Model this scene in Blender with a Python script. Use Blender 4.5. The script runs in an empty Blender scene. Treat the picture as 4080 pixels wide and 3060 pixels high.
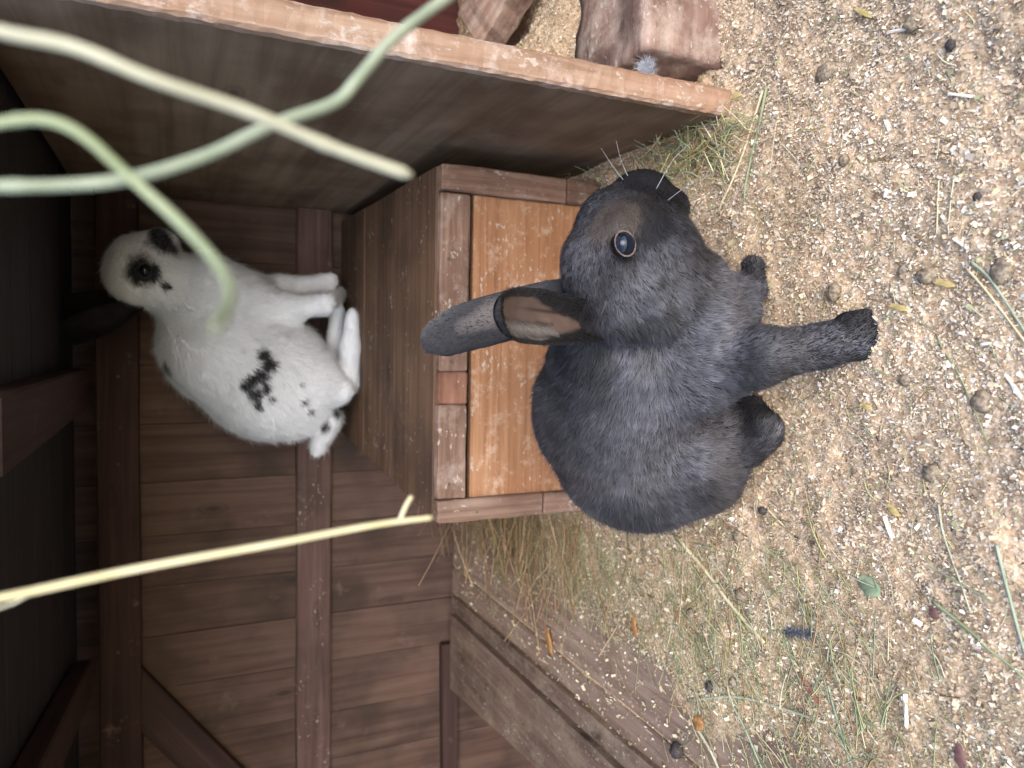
import bpy, bmesh, math, random
import numpy as np
from mathutils import Vector, Matrix
random.seed(7)
rng = np.random.default_rng(11)
sc = bpy.context.scene
C = sc.collection

# ------------------------------------------------------------------ camera
PITCH, YAW, ROLL, FPX, CAMZ = 0.4318, 0.062, -0.0072, 2964.0, 0.578
_cy, _sy, _cp, _sp = math.cos(YAW), math.sin(YAW), math.cos(PITCH), math.sin(PITCH)
FWD = np.array([-_sy*_cp, _cy*_cp, -_sp]); _R = np.array([_cy, _sy, 0.0]); _U = np.cross(_R, FWD)
RGT = math.cos(ROLL)*_R + math.sin(ROLL)*_U
UPV = -math.sin(ROLL)*_R + math.cos(ROLL)*_U
CAM = np.array([0.0, 0.0, CAMZ])
cd = bpy.data.cameras.new('camera'); cam = bpy.data.objects.new('camera', cd); C.objects.link(cam)
X, Y, Z = -UPV, RGT, -FWD
cam.matrix_world = Matrix(((X[0], Y[0], Z[0], CAM[0]), (X[1], Y[1], Z[1], CAM[1]), (X[2], Y[2], Z[2], CAM[2]), (0, 0, 0, 1)))
cd.sensor_width = 36.0; cd.lens = FPX/4080*36; cd.clip_start = 0.01; cd.clip_end = 500
cd.dof.use_dof = True; cd.dof.focus_distance = 0.72; cd.dof.aperture_fstop = 6.5
sc.camera = cam

def ray(px, py):
    return FWD*FPX + RGT*(3060-py-1530) + UPV*(2040-px)
def P(px, py, y):
    "world point on the vertical plane Y=y seen at photo pixel px,py"
    d = ray(px, py); return CAM + d*(y/d[1])
def F(px, py, z=0.0):
    "world point at height z seen at photo pixel px,py"
    d = ray(px, py); return CAM + d*((z-CAMZ)/d[2])
def R(px, p):
    "length in metres of px photo pixels at point p"
    return px*float(np.dot(np.asarray(p)-CAM, FWD))/FPX

# ------------------------------------------------------------------ world, sun, exposure
w = bpy.data.worlds.new('World'); sc.world = w; w.use_nodes = True
nt = w.node_tree; nt.nodes.clear()
sky = nt.nodes.new('ShaderNodeTexSky'); sky.sky_type = 'NISHITA'; sky.sun_disc = False
SUN_EL, SUN_AZ = math.radians(36), math.radians(168)
sky.sun_elevation = SUN_EL; sky.sun_rotation = SUN_AZ
sky.air_density = 1.0; sky.dust_density = 1.5; sky.ozone_density = 1.0
bg = nt.nodes.new('ShaderNodeBackground'); bg.inputs['Strength'].default_value = 0.15
wo = nt.nodes.new('ShaderNodeOutputWorld')
nt.links.new(sky.outputs[0], bg.inputs[0]); nt.links.new(bg.outputs[0], wo.inputs[0])
sd = bpy.data.lights.new('sun', 'SUN'); sd.energy = 0.6; sd.angle = math.radians(45); sd.color = (1.0, 0.985, 0.97)
so = bpy.data.objects.new('sun', sd); C.objects.link(so)
# direction the light comes from (sky rotation is measured clockwise from +Y)
_sd = Vector((math.sin(SUN_AZ)*math.cos(SUN_EL), math.cos(SUN_AZ)*math.cos(SUN_EL), math.sin(SUN_EL)))
so.rotation_euler = _sd.to_track_quat('Z', 'Y').to_euler()
sc.view_settings.view_transform = 'Standard'; sc.view_settings.look = 'None'
sc.view_settings.gamma = 1.0; sc.view_settings.use_curve_mapping = False
sc.view_settings.exposure = 1.72
sc.cycles.max_bounces = 8; sc.cycles.diffuse_bounces = 5
sc.cycles.use_denoising = True

# ------------------------------------------------------------------ helpers
def tag(o, label=None, cat=None, group=None, kind=None):
    if label: o['label'] = label
    if cat: o['category'] = cat
    if group: o['group'] = group
    if kind: o['kind'] = kind
    return o
def empty(name, loc, label, cat, group=None):
    o = bpy.data.objects.new(name, None); C.objects.link(o); o.location = [float(v) for v in loc]
    o.empty_display_size = 0.02
    return tag(o, label, cat, group)
def link(name, me, mat=None, parent=None, loc=None):
    o = bpy.data.objects.new(name, me); C.objects.link(o)
    if mat is not None and not me.materials: me.materials.append(mat)
    if parent is not None:
        o.parent = parent; o.matrix_parent_inverse = parent_inv(parent)
    if loc is not None: o.location = loc
    return o
def parent_inv(p):
    m = Matrix.LocRotScale(p.location, p.rotation_euler, p.scale)
    q = p.parent
    while q is not None:
        m = (Matrix.LocRotScale(q.location, q.rotation_euler, q.scale)) @ m if False else m
        q = q.parent
    return m.inverted()
def child(name, me, mat, parent):
    "child whose mesh is in world coordinates"
    return link(name, me, mat, parent)
def mesh_np(name, co, loops, starts, totals, smooth=False, col=None, mat=None):
    me = bpy.data.meshes.new(name)
    me.vertices.add(len(co)); me.vertices.foreach_set('co', np.asarray(co, np.float32).ravel())
    me.loops.add(len(loops)); me.loops.foreach_set('vertex_index', np.asarray(loops, np.int32))
    me.polygons.add(len(starts)); me.polygons.foreach_set('loop_start', np.asarray(starts, np.int32))
    try: me.polygons.foreach_set('loop_total', np.asarray(totals, np.int32))
    except Exception: pass
    me.update(calc_edges=True)
    me.polygons.foreach_set('use_smooth', np.full(len(starts), smooth, bool))
    if col is not None:
        a = me.color_attributes.new('Col', 'FLOAT_COLOR', 'POINT')
        c4 = np.ones((len(co), 4), np.float32); c4[:, :3] = col
        a.data.foreach_set('color', c4.ravel())
    if mat is not None: me.materials.append(mat)
    return me
def quads_np(name, co, q, **k):
    q = np.asarray(q, np.int32); n = len(q); m = q.shape[1]
    return mesh_np(name, co, q.ravel(), np.arange(n)*m, np.full(n, m), **k)

# value noise on a lattice, smooth, for numpy arrays
_perm = np.random.default_rng(5).random((64, 64, 64)).astype(np.float32)
def vnoise(p, s):
    q = np.asarray(p, np.float64)*s + 1000.0
    i = np.floor(q).astype(int); f = q-i; f = f*f*(3-2*f)
    r = 0
    for dx in (0, 1):
        for dy in (0, 1):
            for dz in (0, 1):
                wv = (f[..., 0] if dx else 1-f[..., 0])*(f[..., 1] if dy else 1-f[..., 1])*(f[..., 2] if dz else 1-f[..., 2])
                r = r + wv*_perm[(i[..., 0]+dx) % 64, (i[..., 1]+dy) % 64, (i[..., 2]+dz) % 64]
    return r
def fnoise(p, s, o=3):
    r = 0; a = 0.5; t = 0
    for k in range(o):
        r = r + a*vnoise(np.asarray(p)+k*3.7, s*2**k); t += a; a *= 0.5
    return r/t

# ------------------------------------------------------------------ materials
def mat_base(name):
    m = bpy.data.materials.new(name); m.use_nodes = True
    n = m.node_tree; b = n.nodes['Principled BSDF']; return m, n, b
def N(n, t, **kw):
    x = n.nodes.new(t)
    for k, v in kw.items(): setattr(x, k, v)
    return x
def ramp(n, fac, stops):
    r = N(n, 'ShaderNodeValToRGB'); e = r.color_ramp.elements
    while len(e) < len(stops): e.new(0.5)
    for k, (p, c) in enumerate(stops):
        e[k].position = p; e[k].color = (*c, 1) if len(c) == 3 else c
    n.links.new(fac, r.inputs[0]); return r
def mixc(n, fac, a, b):
    x = N(n, 'ShaderNodeMix', data_type='RGBA')
    if isinstance(fac, float): x.inputs[0].default_value = fac
    else: n.links.new(fac, x.inputs[0])
    for s, v in ((6, a), (7, b)):
        if isinstance(v, tuple): x.inputs[s].default_value = (*v, 1)
        else: n.links.new(v, x.inputs[s])
    return x.outputs[2]
def wood(name, dark, mid, light, dust=(0.55, 0.47, 0.40), dust_amt=0.0, speck=0.0, stain=(0.03, 0.02, 0.015), stain_amt=0.25, rough=0.75, bump=0.5, grain=1.0, dust_scale=14, band=0.0):
    m, n, b = mat_base(name)
    tc = N(n, 'ShaderNodeTexCoord'); oi = N(n, 'ShaderNodeObjectInfo')
    off = N(n, 'ShaderNodeVectorMath', operation='SCALE'); off.inputs[0].default_value = (7.3, 3.1, 5.7)
    n.links.new(oi.outputs['Random'], off.inputs['Scale'])
    add = N(n, 'ShaderNodeVectorMath', operation='ADD'); n.links.new(tc.outputs['Object'], add.inputs[0]); n.links.new(off.outputs[0], add.inputs[1])
    mp = N(n, 'ShaderNodeMapping'); mp.inputs['Scale'].default_value = (3.0*grain, 70*grain, 70*grain); n.links.new(add.outputs[0], mp.inputs[0])
    wv = N(n, 'ShaderNodeTexNoise'); wv.inputs['Scale'].default_value = 1.0; wv.inputs['Detail'].default_value = 9; wv.inputs['Roughness'].default_value = 0.62; wv.inputs['Distortion'].default_value = 0.7
    n.links.new(mp.outputs[0], wv.inputs['Vector'])
    g = ramp(n, wv.outputs[0], [(0.30, dark), (0.50, mid), (0.72, light)])
    # broad colour patches
    pn = N(n, 'ShaderNodeTexNoise'); pn.inputs['Scale'].default_value = 9; pn.inputs['Detail'].default_value = 4
    n.links.new(add.outputs[0], pn.inputs['Vector'])
    pr = ramp(n, pn.outputs[0], [(0.42, (0, 0, 0)), (0.70, (stain_amt,)*3)])
    col = mixc(n, pr.outputs[0], g.outputs[0], stain)
    kv = N(n, 'ShaderNodeTexVoronoi'); kv.inputs['Scale'].default_value = 1.0
    km = N(n, 'ShaderNodeMapping'); km.inputs['Scale'].default_value = (5.0, 13.0, 13.0); n.links.new(add.outputs[0], km.inputs[0])
    ka = N(n, 'ShaderNodeMix', data_type='RGBA'); ka.inputs[0].default_value = 0.06; n.links.new(km.outputs[0], ka.inputs[6]); n.links.new(pn.outputs['Color'], ka.inputs[7]); n.links.new(ka.outputs[2], kv.inputs['Vector'])
    kr = ramp(n, kv.outputs['Distance'], [(0.05, (0.75, 0.75, 0.75)), (0.11, (0.15, 0.15, 0.15)), (0.13, (0.4, 0.4, 0.4)), (0.17, (0, 0, 0))])
    col = mixc(n, kr.outputs[0], col, stain)
    # per piece brightness
    hv = N(n, 'ShaderNodeHueSaturation'); mr = N(n, 'ShaderNodeMapRange'); mr.inputs[3].default_value = 0.9; mr.inputs[4].default_value = 1.1
    n.links.new(oi.outputs['Random'], mr.inputs[0]); n.links.new(mr.outputs[0], hv.inputs['Value']); n.links.new(col, hv.inputs['Color'])
    col = hv.outputs[0]
    if dust_amt > 0:
        dn = N(n, 'ShaderNodeTexNoise'); dn.inputs['Scale'].default_value = dust_scale; dn.inputs['Detail'].default_value = 8; dn.inputs['Roughness'].default_value = 0.75
        n.links.new(add.outputs[0], dn.inputs['Vector'])
        dr = ramp(n, dn.outputs[0], [(0.63-0.28*dust_amt, (0, 0, 0)), (0.76-0.1*dust_amt, (0.75, 0.75, 0.75))])
        col = mixc(n, dr.outputs[0], col, dust)
    if speck > 0:
        mp3 = N(n, 'ShaderNodeMapping'); mp3.inputs['Scale'].default_value = (110, 190, 190); n.links.new(add.outputs[0], mp3.inputs[0])
        sn = N(n, 'ShaderNodeTexNoise'); sn.inputs['Scale'].default_value = 1.0; sn.inputs['Detail'].default_value = 3; n.links.new(mp3.outputs[0], sn.inputs['Vector'])
        bn = N(n, 'ShaderNodeTexNoise'); bn.inputs['Scale'].default_value = 16; bn.inputs['Detail'].default_value = 3; n.links.new(add.outputs[0], bn.inputs['Vector'])
        mu = N(n, 'ShaderNodeMath', operation='MULTIPLY_ADD'); mu.inputs[1].default_value = 0.55; n.links.new(bn.outputs[0], mu.inputs[0]); n.links.new(sn.outputs[0], mu.inputs[2])
        sr = ramp(n, mu.outputs[0], [(1.03-0.09*speck, (0, 0, 0)), (1.10-0.09*speck, (0.7, 0.7, 0.7))])
        col = mixc(n, sr.outputs[0], col, (0.46, 0.40, 0.34))
    n.links.new(col, b.inputs['Base Color'])
    b.inputs['Roughness'].default_value = rough; b.inputs['Specular IOR Level'].default_value = 0.3
    bp = N(n, 'ShaderNodeBump'); bp.inputs['Strength'].default_value = bump; bp.inputs['Distance'].default_value = 0.0015
    n.links.new(wv.outputs[0], bp.inputs['Height']); n.links.new(bp.outputs[0], b.inputs['Normal'])
    return m
M = {}
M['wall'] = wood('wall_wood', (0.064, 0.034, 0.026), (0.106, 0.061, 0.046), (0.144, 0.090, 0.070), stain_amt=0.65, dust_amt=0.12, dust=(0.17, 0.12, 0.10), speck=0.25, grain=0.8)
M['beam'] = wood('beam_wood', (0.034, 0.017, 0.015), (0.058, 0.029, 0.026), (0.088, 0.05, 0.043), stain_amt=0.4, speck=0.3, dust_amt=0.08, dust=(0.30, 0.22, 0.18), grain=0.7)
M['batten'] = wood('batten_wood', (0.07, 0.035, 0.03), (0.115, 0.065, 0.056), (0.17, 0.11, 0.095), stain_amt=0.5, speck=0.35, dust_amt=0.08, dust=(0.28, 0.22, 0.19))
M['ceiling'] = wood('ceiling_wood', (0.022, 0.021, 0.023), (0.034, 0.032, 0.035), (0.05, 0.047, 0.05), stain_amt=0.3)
M['board'] = wood('partition_wood', (0.130, 0.085, 0.053), (0.200, 0.138, 0.090), (0.265, 0.19, 0.132), stain=(0.085, 0.045, 0.025), stain_amt=0.7, speck=0.15, dust_amt=0.25, dust=(0.25, 0.2, 0.16), grain=0.5)
M['board_edge'] = wood('partition_edge_wood', (0.18, 0.105, 0.066), (0.31, 0.20, 0.135), (0.44, 0.32, 0.24), stain=(0.25, 0.12, 0.07), stain_amt=0.55, speck=1.2, dust_amt=0.42, dust=(0.62, 0.52, 0.47), dust_scale=26)
M['box_top'] = wood('box_top_wood', (0.078, 0.040, 0.023), (0.13, 0.073, 0.043), (0.175, 0.106, 0.066), stain_amt=0.6, speck=0.45, grain=1.0, dust_amt=0.2, dust=(0.2, 0.14, 0.10))
M['box_strip'] = wood('box_strip_wood', (0.11, 0.06, 0.04), (0.21, 0.125, 0.088), (0.31, 0.215, 0.165), stain=(0.08, 0.04, 0.028), stain_amt=0.75, speck=1.0, dust_amt=0.42, dust=(0.36, 0.28, 0.23), dust_scale=24, grain=1.4, bump=1.0)
M['box_front'] = wood('box_front_wood', (0.22, 0.10, 0.048), (0.345, 0.172, 0.085), (0.44, 0.25, 0.14), stain=(0.22, 0.09, 0.04), stain_amt=0.4, speck=1.1, dust_amt=0.36, dust=(0.56, 0.42, 0.31), dust_scale=34, grain=1.5, bump=0.8)
M['box_red'] = wood('box_red_block', (0.15, 0.065, 0.04), (0.23, 0.11, 0.07), (0.31, 0.17, 0.115), stain=(0.05, 0.02, 0.015), stain_amt=0.8, speck=0.6, dust_amt=0.25, dust=(0.3, 0.2, 0.15), grain=1.4)
M['floorboard'] = wood('floor_wood', (0.17, 0.11, 0.08), (0.27, 0.19, 0.145), (0.36, 0.27, 0.21), stain=(0.12, 0.07, 0.05), stain_amt=0.5, speck=0.8, dust_amt=0.38, dust=(0.42, 0.33, 0.25), dust_scale=20)
M['rail'] = wood('rail_wood', (0.085, 0.055, 0.04), (0.15, 0.10, 0.074), (0.23, 0.165, 0.125), stain_amt=0.6, speck=0.9, dust_amt=0.60, dust=(0.33, 0.25, 0.18), dust_scale=18)
M['block'] = wood('block_wood', (0.20, 0.115, 0.085), (0.32, 0.20, 0.155), (0.44, 0.31, 0.26), stain=(0.09, 0.05, 0.04), stain_amt=0.8, speck=1.0, dust_amt=0.62, dust=(0.46, 0.38, 0.31), dust_scale=26)
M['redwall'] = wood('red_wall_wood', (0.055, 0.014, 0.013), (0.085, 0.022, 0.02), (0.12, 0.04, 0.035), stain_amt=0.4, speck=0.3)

def attr_mat(name, rough=0.8, spec=0.25, sheen=0.0, var=0.0, transl=0.0):
    m, n, b = mat_base(name)
    a = N(n, 'ShaderNodeAttribute'); a.attribute_name = 'Col'
    n.links.new(a.outputs['Color'], b.inputs['Base Color'])
    b.inputs['Roughness'].default_value = rough; b.inputs['Specular IOR Level'].default_value = spec
    if sheen: b.inputs['Sheen Weight'].default_value = sheen; b.inputs['Sheen Roughness'].default_value = 0.5
    return m
M['attr'] = attr_mat('loose_bits', 0.85, 0.15)
M['fur'] = attr_mat('rabbit_fur', 0.55, 0.35)
M['whitefur'] = attr_mat('white_rabbit_fur', 0.7, 0.2, 0.3)
M['skin'] = attr_mat('rabbit_skin', 0.85, 0.1)
def noisy(name, c1, c2, scale=200, rough=0.7, spec=0.3, bump=0.3, dist=0.001):
    m, n, b = mat_base(name)
    tc = N(n, 'ShaderNodeTexCoord'); t = N(n, 'ShaderNodeTexNoise'); t.inputs['Scale'].default_value = scale; t.inputs['Detail'].default_value = 5
    n.links.new(tc.outputs['Object'], t.inputs['Vector'])
    r = ramp(n, t.outputs[0], [(0.35, c1), (0.65, c2)]); n.links.new(r.outputs[0], b.inputs['Base Color'])
    b.inputs['Roughness'].default_value = rough; b.inputs['Specular IOR Level'].default_value = spec
    bp = N(n, 'ShaderNodeBump'); bp.inputs['Strength'].default_value = bump; bp.inputs['Distance'].default_value = dist
    n.links.new(t.outputs[0], bp.inputs['Height']); n.links.new(bp.outputs[0], b.inputs['Normal'])
    return m

# ------------------------------------------------------------------ wooden pieces
def plank(name, a, b, up, wid, thk, mat, parent=None, bev=0.0015, segs=1, jit=0.0):
    """bar from a to b (centre line); wid measured along `up`, thk across. Local X runs along the grain."""
    a = Vector([float(v) for v in a]); b = Vector([float(v) for v in b]); x = (b-a); L = x.length; x.normalize()
    up = Vector([float(v) for v in up]); y = (up - x*up.dot(x)).normalized(); z = x.cross(y)
    bm = bmesh.new(); bmesh.ops.create_cube(bm, size=1.0)
    for v in bm.verts: v.co = Vector((v.co.x*L, v.co.y*wid, v.co.z*thk))
    if segs > 1:
        ed = [e for e in bm.edges if abs((e.verts[0].co-e.verts[1].co).x) > L*0.9]
        bmesh.ops.subdivide_edges(bm, edges=ed, cuts=segs-1, use_grid_fill=True)
    if bev > 0:
        ed = [e for e in bm.edges if len(e.link_faces) == 2 and e.calc_face_angle(0) > 1.0]
        bmesh.ops.bevel(bm, geom=ed, offset=bev, segments=1, affect='EDGES')
    if jit > 0:
        r = random.Random(hash((round(L, 4), round(wid, 4), name)) & 0xffff)
        for v in bm.verts: v.co += Vector((0, r.uniform(-jit, jit), r.uniform(-jit, jit)))
    me = bpy.data.meshes.new(name); bm.to_mesh(me); bm.free(); me.materials.append(mat)
    o = bpy.data.objects.new(name, me); C.objects.link(o)
    c = (a+b)/2
    mw = Matrix(((x.x, y.x, z.x, c.x), (x.y, y.y, z.y, c.y), (x.z, y.z, z.z, c.z), (0, 0, 0, 1)))
    if parent is not None:
        o.parent = parent; mw = Matrix.Translation(parent.location).inverted() @ mw
    o.matrix_local = mw
    return o

YW = 1.56      # back wall face
ZC = 0.735     # ceiling underside
# --- ground far outside, platform floor
me = quads_np('ground', np.array([(-60, -60, -0.5), (60, -60, -0.5), (60, 60, -0.5), (-60, 60, -0.5)]), [(0, 1, 2, 3)])
me.materials.append(noisy('bare_earth', (0.10, 0.085, 0.06), (0.16, 0.15, 0.09), 6, 0.95, 0.1))
tag(link('ground', me), kind='structure')
floor = empty('floor', (0, 0.7, -0.02), None, None); floor['kind'] = 'structure'
x = -0.655
kb = 0
while x < 1.1:
    wd = [0.145, 0.13, 0.155, 0.14, 0.15][kb % 5]
    plank('floorboard', (x+wd/2, 0.02, -0.012 - 0.0012*(kb % 3)), (x+wd/2, YW-0.002, -0.012 - 0.0012*(kb % 3)), (1, 0, 0), wd-0.004, 0.022, M['floorboard'], floor, bev=0.002)
    x += wd; kb += 1

# --- back wall: upright tongue boards, rails and a brace
bw = empty('back_wall', (0, YW, 0), 'reddish brown board wall at the back of the hutch behind both rabbits', 'wall')
x = -1.5; k = 0
while x < 0.285:
    wd = random.choice([0.098, 0.112, 0.090, 0.104])
    dy = random.uniform(0, 0.0022)
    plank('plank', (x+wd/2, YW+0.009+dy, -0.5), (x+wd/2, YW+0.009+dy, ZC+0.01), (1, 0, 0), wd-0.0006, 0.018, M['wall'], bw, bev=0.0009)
    x += wd; k += 1
plank('backing', (-1.5, YW+0.026, 0.12), (0.29, YW+0.026, 0.12), (0, 0, 1), 1.25, 0.010, M['beam'], bw)  # added behind the planks to stop light coming through their gaps
zb = lambda px: float(P(px, 2300, YW-0.02)[2])
def hrail(px0, px1, name, thk, mat, x0=-1.5, x1=0.262):
    z1, z0 = zb(px0), zb(px1)
    plank(name, (x0, YW-thk/2, (z0+z1)/2), (x1, YW-thk/2, (z0+z1)/2), (0, 0, 1), abs(z1-z0), thk, mat, bw, bev=0.003, segs=14, jit=0.0012)
hrail(392, 562, 'rail', 0.034, M['beam'])
hrail(1183, 1318, 'rail', 0.020, M['batten'])
# diagonal brace under the top rail at the left
a = P(470, 2690, YW-0.013); b = P(1000, 3210, YW-0.014)
plank('brace', a, b, (1, 0, 1), 0.075, 0.026, M['beam'], bw, bev=0.003)
# low dark rail at the far left beyond the floor rail
a = P(1785, 2560, YW-0.012); b = P(1790, 3300, YW-0.012)
plank('rail', a, b, (0, 0, 1), 0.036, 0.022, M['beam'], bw)

rw = empty('side_back_wall', (0.7, YW, 0), 'dark red board wall behind the partition board at the right', 'wall')
x = 0.29
while x < 1.2:
    wd = random.choice([0.085, 0.10, 0.092])
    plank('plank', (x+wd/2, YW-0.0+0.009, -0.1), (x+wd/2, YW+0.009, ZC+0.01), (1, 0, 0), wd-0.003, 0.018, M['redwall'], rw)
    x += wd
# --- ceiling with rafters
ce = empty('ceiling', (0, 1.1, ZC), 'dark grey board ceiling with rafters above the white rabbit', 'ceiling')
Y0C = 0.72
yy = Y0C
while yy < YW-0.01:
    wd = min(0.13, YW-0.002-yy)
    if wd < 0.02: break
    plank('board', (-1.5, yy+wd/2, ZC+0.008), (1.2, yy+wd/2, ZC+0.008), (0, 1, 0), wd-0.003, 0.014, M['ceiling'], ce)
    yy += 0.13
def rafter(p0, p1, w_, mat):
    plank('rafter', p0, p1, (1, 0, 0), w_, 0.03, mat, ce, bev=0.003)
zr = ZC-0.016
ra_ = F(310, 1548, zr); rb_ = F(-60, 1735, zr); rafter(ra_, ra_+(rb_-ra_)*((ra_[1]-0.73)/(ra_[1]-rb_[1])), 0.070, M['beam'])
ra_ = F(330, 2700, zr); rb_ = F(60, 3260, zr); rafter(ra_, ra_+(rb_-ra_)*((ra_[1]-0.73)/(ra_[1]-rb_[1])), 0.06, M['beam'])
# --- side walls of the hutch (mostly outside the frame)
lw = empty('left_side_wall', (-1.5, 0.9, 0), 'dark plank side wall of the hutch at far left', 'wall')
for k in range(12):
    plank('plank', (-1.51, 0.2, -0.44+0.1*k), (-1.51, YW-0.02, -0.44+0.1*k), (0, 0, 1), 0.097, 0.018, M['wall'], lw)
rs = empty('right_side_wall', (1.2, 0.9, 0), 'dark plank side wall of the hutch at far right', 'wall')
for k in range(9):
    plank('plank', (1.21, 0.2, -0.04+0.1*k), (1.21, YW-0.02, -0.04+0.1*k), (0, 0, 1), 0.097, 0.018, M['wall'], rs)
# --- floor edge rail at the left
fr = empty('floor_rail', (-0.65, 1.2, 0), 'worn dusty brown board edging the floor at the left', 'board')
ZR = 0.012
q0, q1, q2, q3 = F(1755, 2409, ZR), F(2452, 3060, ZR), F(2139, 3060, ZR), F(1820, 2767, ZR)
q0 = q0 + (q1-q0)*((YW-0.03-q0[1])/(q1[1]-q0[1])); q3 = q3 + (q2-q3)*((YW-0.03-q3[1])/(q2[1]-q3[1]))
q1 = q1 + (q1-q0)*1.1; q2 = q2 + (q2-q3)*1.8
def slab(name, c4, z, thk, mat, parent, n=24, jit=0.0012):
    """flat board between two long edges: c4 = inner far, inner near, outer near, outer far"""
    r = random.Random(4); vs = []
    for i in range(n+1):
        t = i/n; A = c4[0]*(1-t)+c4[1]*t; B = c4[3]*(1-t)+c4[2]*t
        for P_, sg in ((A, 0), (A, 1), (B, 1), (B, 0)):
            vs.append((P_[0]+r.uniform(-jit, jit), P_[1], z-thk*(1-sg)+(r.uniform(-jit, jit)*0.5 if sg else 0)))
    fs = []
    for i in range(n):
        for k in range(4): fs.append((4*i+k, 4*i+(k+1) % 4, 4*i+4+(k+1) % 4, 4*i+4+k))
    vs = np.array(vs); fs = [f_[::-1] for f_ in fs]
    fs += [(0, 1, 2, 3), (4*n+3, 4*n+2, 4*n+1, 4*n)]
    # swap axes so that the mesh's own X runs along the grain
    me = quads_np(name, np.stack([vs[:, 1], -vs[:, 0], vs[:, 2]], 1), fs, mat=mat)
    o = bpy.data.objects.new(name, me); C.objects.link(o); o.parent = parent
    o.rotation_euler = (0, 0, math.pi/2); o.location = -parent.location
    return o
slab('edge_board', (q0, q1, q2, q3), ZR, 0.03, M['rail'], fr)
g0 = np.array([0.010, 0, 0]); g1 = np.array([0.042, 0, 0])
slab('inner_strip', (q0+g1, q1+g1, q1+g0, q0+g0), ZR-0.003, 0.02, M['rail'], fr)
plank('support', (q3[0]+0.03, q3[1]-0.02, -0.26), (q2[0]+0.03, q2[1], -0.26), (0, 0, 1), 0.45, 0.02, M['wall'], fr)

# --- partition board at the right: front edge and face
pb = empty('partition_board', (0.27, 1.1, 0), 'tall upright wooden partition board with a rough orange front edge', 'board')
XB, YB0, TB = 0.259, 0.679, 0.0265
plank('face_board', (XB+TB/2, YB0+0.006, 0.355), (XB+TB/2, YW-0.003, 0.355), (0, 0, 1), 0.745, TB, M['board'], pb, bev=0.002)
plank('front_edge', (XB+TB/2, YB0, -0.02), (XB+TB/2, YB0, 0.728), (1, 0, 0), TB+0.003, 0.016, M['board_edge'], pb, bev=0.003, segs=90, jit=0.0007)

# --- nest box
YF = 0.95
ZT = 0.252
bx = empty('nest_box', (0, 1.2, 0), 'wooden nest box with an orange front panel, white rabbit on its top', 'box')
FL = P(1703, 2068, YF); FR = P(1757, 665, YF); BL = F(1375, 1722, ZT); BR = F(1352, 893, ZT)
ZT0 = (FL[2]+FR[2])/2
xl, xr = FL[0], FR[0]
xbl, xbr = max(-0.21, BL[0]), BR[0]
BLk = np.array([xbl, YW-0.012, ZT0]); BRk = np.array([xbr, YW-0.012, ZT0])
nb = 3
for k in range(nb):   # top boards running left to right, narrowing towards the wall
    t0, t1 = k/nb, (k+1)/nb
    q = [np.array([xl, YF+0.001, ZT0]), np.array([xr, YF+0.001, ZT0])]
    def edge(t): return (np.array([xl, YF, ZT0])*(1-t)+BLk*t, np.array([xr, YF, ZT0])*(1-t)+BRk*t)
    a0, a1 = edge(t0+0.002); b0, b1 = edge(t1-0.002)
    vs = []
    dz = [0.0, -0.0015, -0.0005][k]
    for dzz in (dz, dz-0.016):
        for p in (a0, a1, b1, b0): vs.append((p[0], p[1], p[2]+dzz))
    # local X along x
    me = quads_np('top_board', np.array(vs), [(0, 1, 2, 3), (7, 6, 5, 4), (0, 4, 5, 1), (1, 5, 6, 2), (2, 6, 7, 3), (3, 7, 4, 0)])
    me.materials.append(M['box_top']); child('top_board', me, None, bx)
# side panels
plank('side_panel', (xl+0.010, YF+0.012, ZT0/2-0.008), (xbl+0.010, YW-0.014, ZT0/2-0.008), (0, 0, 1), ZT0-0.022, 0.016, M['box_top'], bx)
plank('side_panel', (xr-0.010, YF+0.012, ZT0/2-0.008), (xbr-0.010, YW-0.014, ZT0/2-0.008), (0, 0, 1), ZT0-0.022, 0.016, M['box_top'], bx)
# front: recessed panel, frame strips
zz = lambda px, py: float(P(px, py, YF)[2])
xx = lambda px, py: float(P(px, py, YF)[0])
zs = zz(1853, 1300)                 # lower edge of the top strip
xL = xx(1750, 1985); xR = xx(1850, 778)
plank('front_panel', ((xL+xR)/2-0.22, YF+0.003, zs/2-0.004), ((xL+xR)/2+0.22, YF+0.003, zs/2-0.004), (0, 0, 1), zs-0.010, 0.014, M['box_front'], bx, bev=0.002)
def strip(pa, pb_, nm='frame_strip', mat='box_strip', thk=0.016, dy=0.0, wid=None, up=(0, 0, 1)):
    plank(nm, pa, pb_, up, wid, thk, M[mat], bx, bev=0.002, segs=6, jit=0.0007)
zt_m = ZT0-0.002
zc = (zt_m+zs)/2; wz = zt_m-zs-0.001
xs = [xL, xx(1780, 1608), xx(1780, 1480), xR]
strip((xs[0]+0.001, YF-0.006, zc), (xs[1]-0.0008, YF-0.006, zc), wid=wz)
strip((xs[1], YF-0.0065, zc), (xs[2], YF-0.0065, zc), wid=wz, mat='box_red')
strip((xs[2]+0.0008, YF-0.006, zc), (xs[3]-0.001, YF-0.006, zc), wid=wz)
zj = zz(2143, 2040)
xo = xl-0.004
strip(((xL+xo)/2, YF-0.008, zj+0.001), ((xL+xo)/2, YF-0.008, zt_m), wid=xL-xo-0.001, up=(1, 0, 0), thk=0.02)
strip(((xL+xo)/2, YF-0.0075, -0.008), ((xL+xo)/2, YF-0.0075, zj-0.001), wid=xL-xo-0.001, up=(1, 0, 0), thk=0.02)
zj2 = zz(2238, 720)
xo2 = xr+0.002
strip(((xR+xo2)/2, YF-0.008, zj2+0.001), ((xR+xo2)/2, YF-0.008, zt_m), wid=xo2-xR-0.001, up=(1, 0, 0), thk=0.02)
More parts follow.
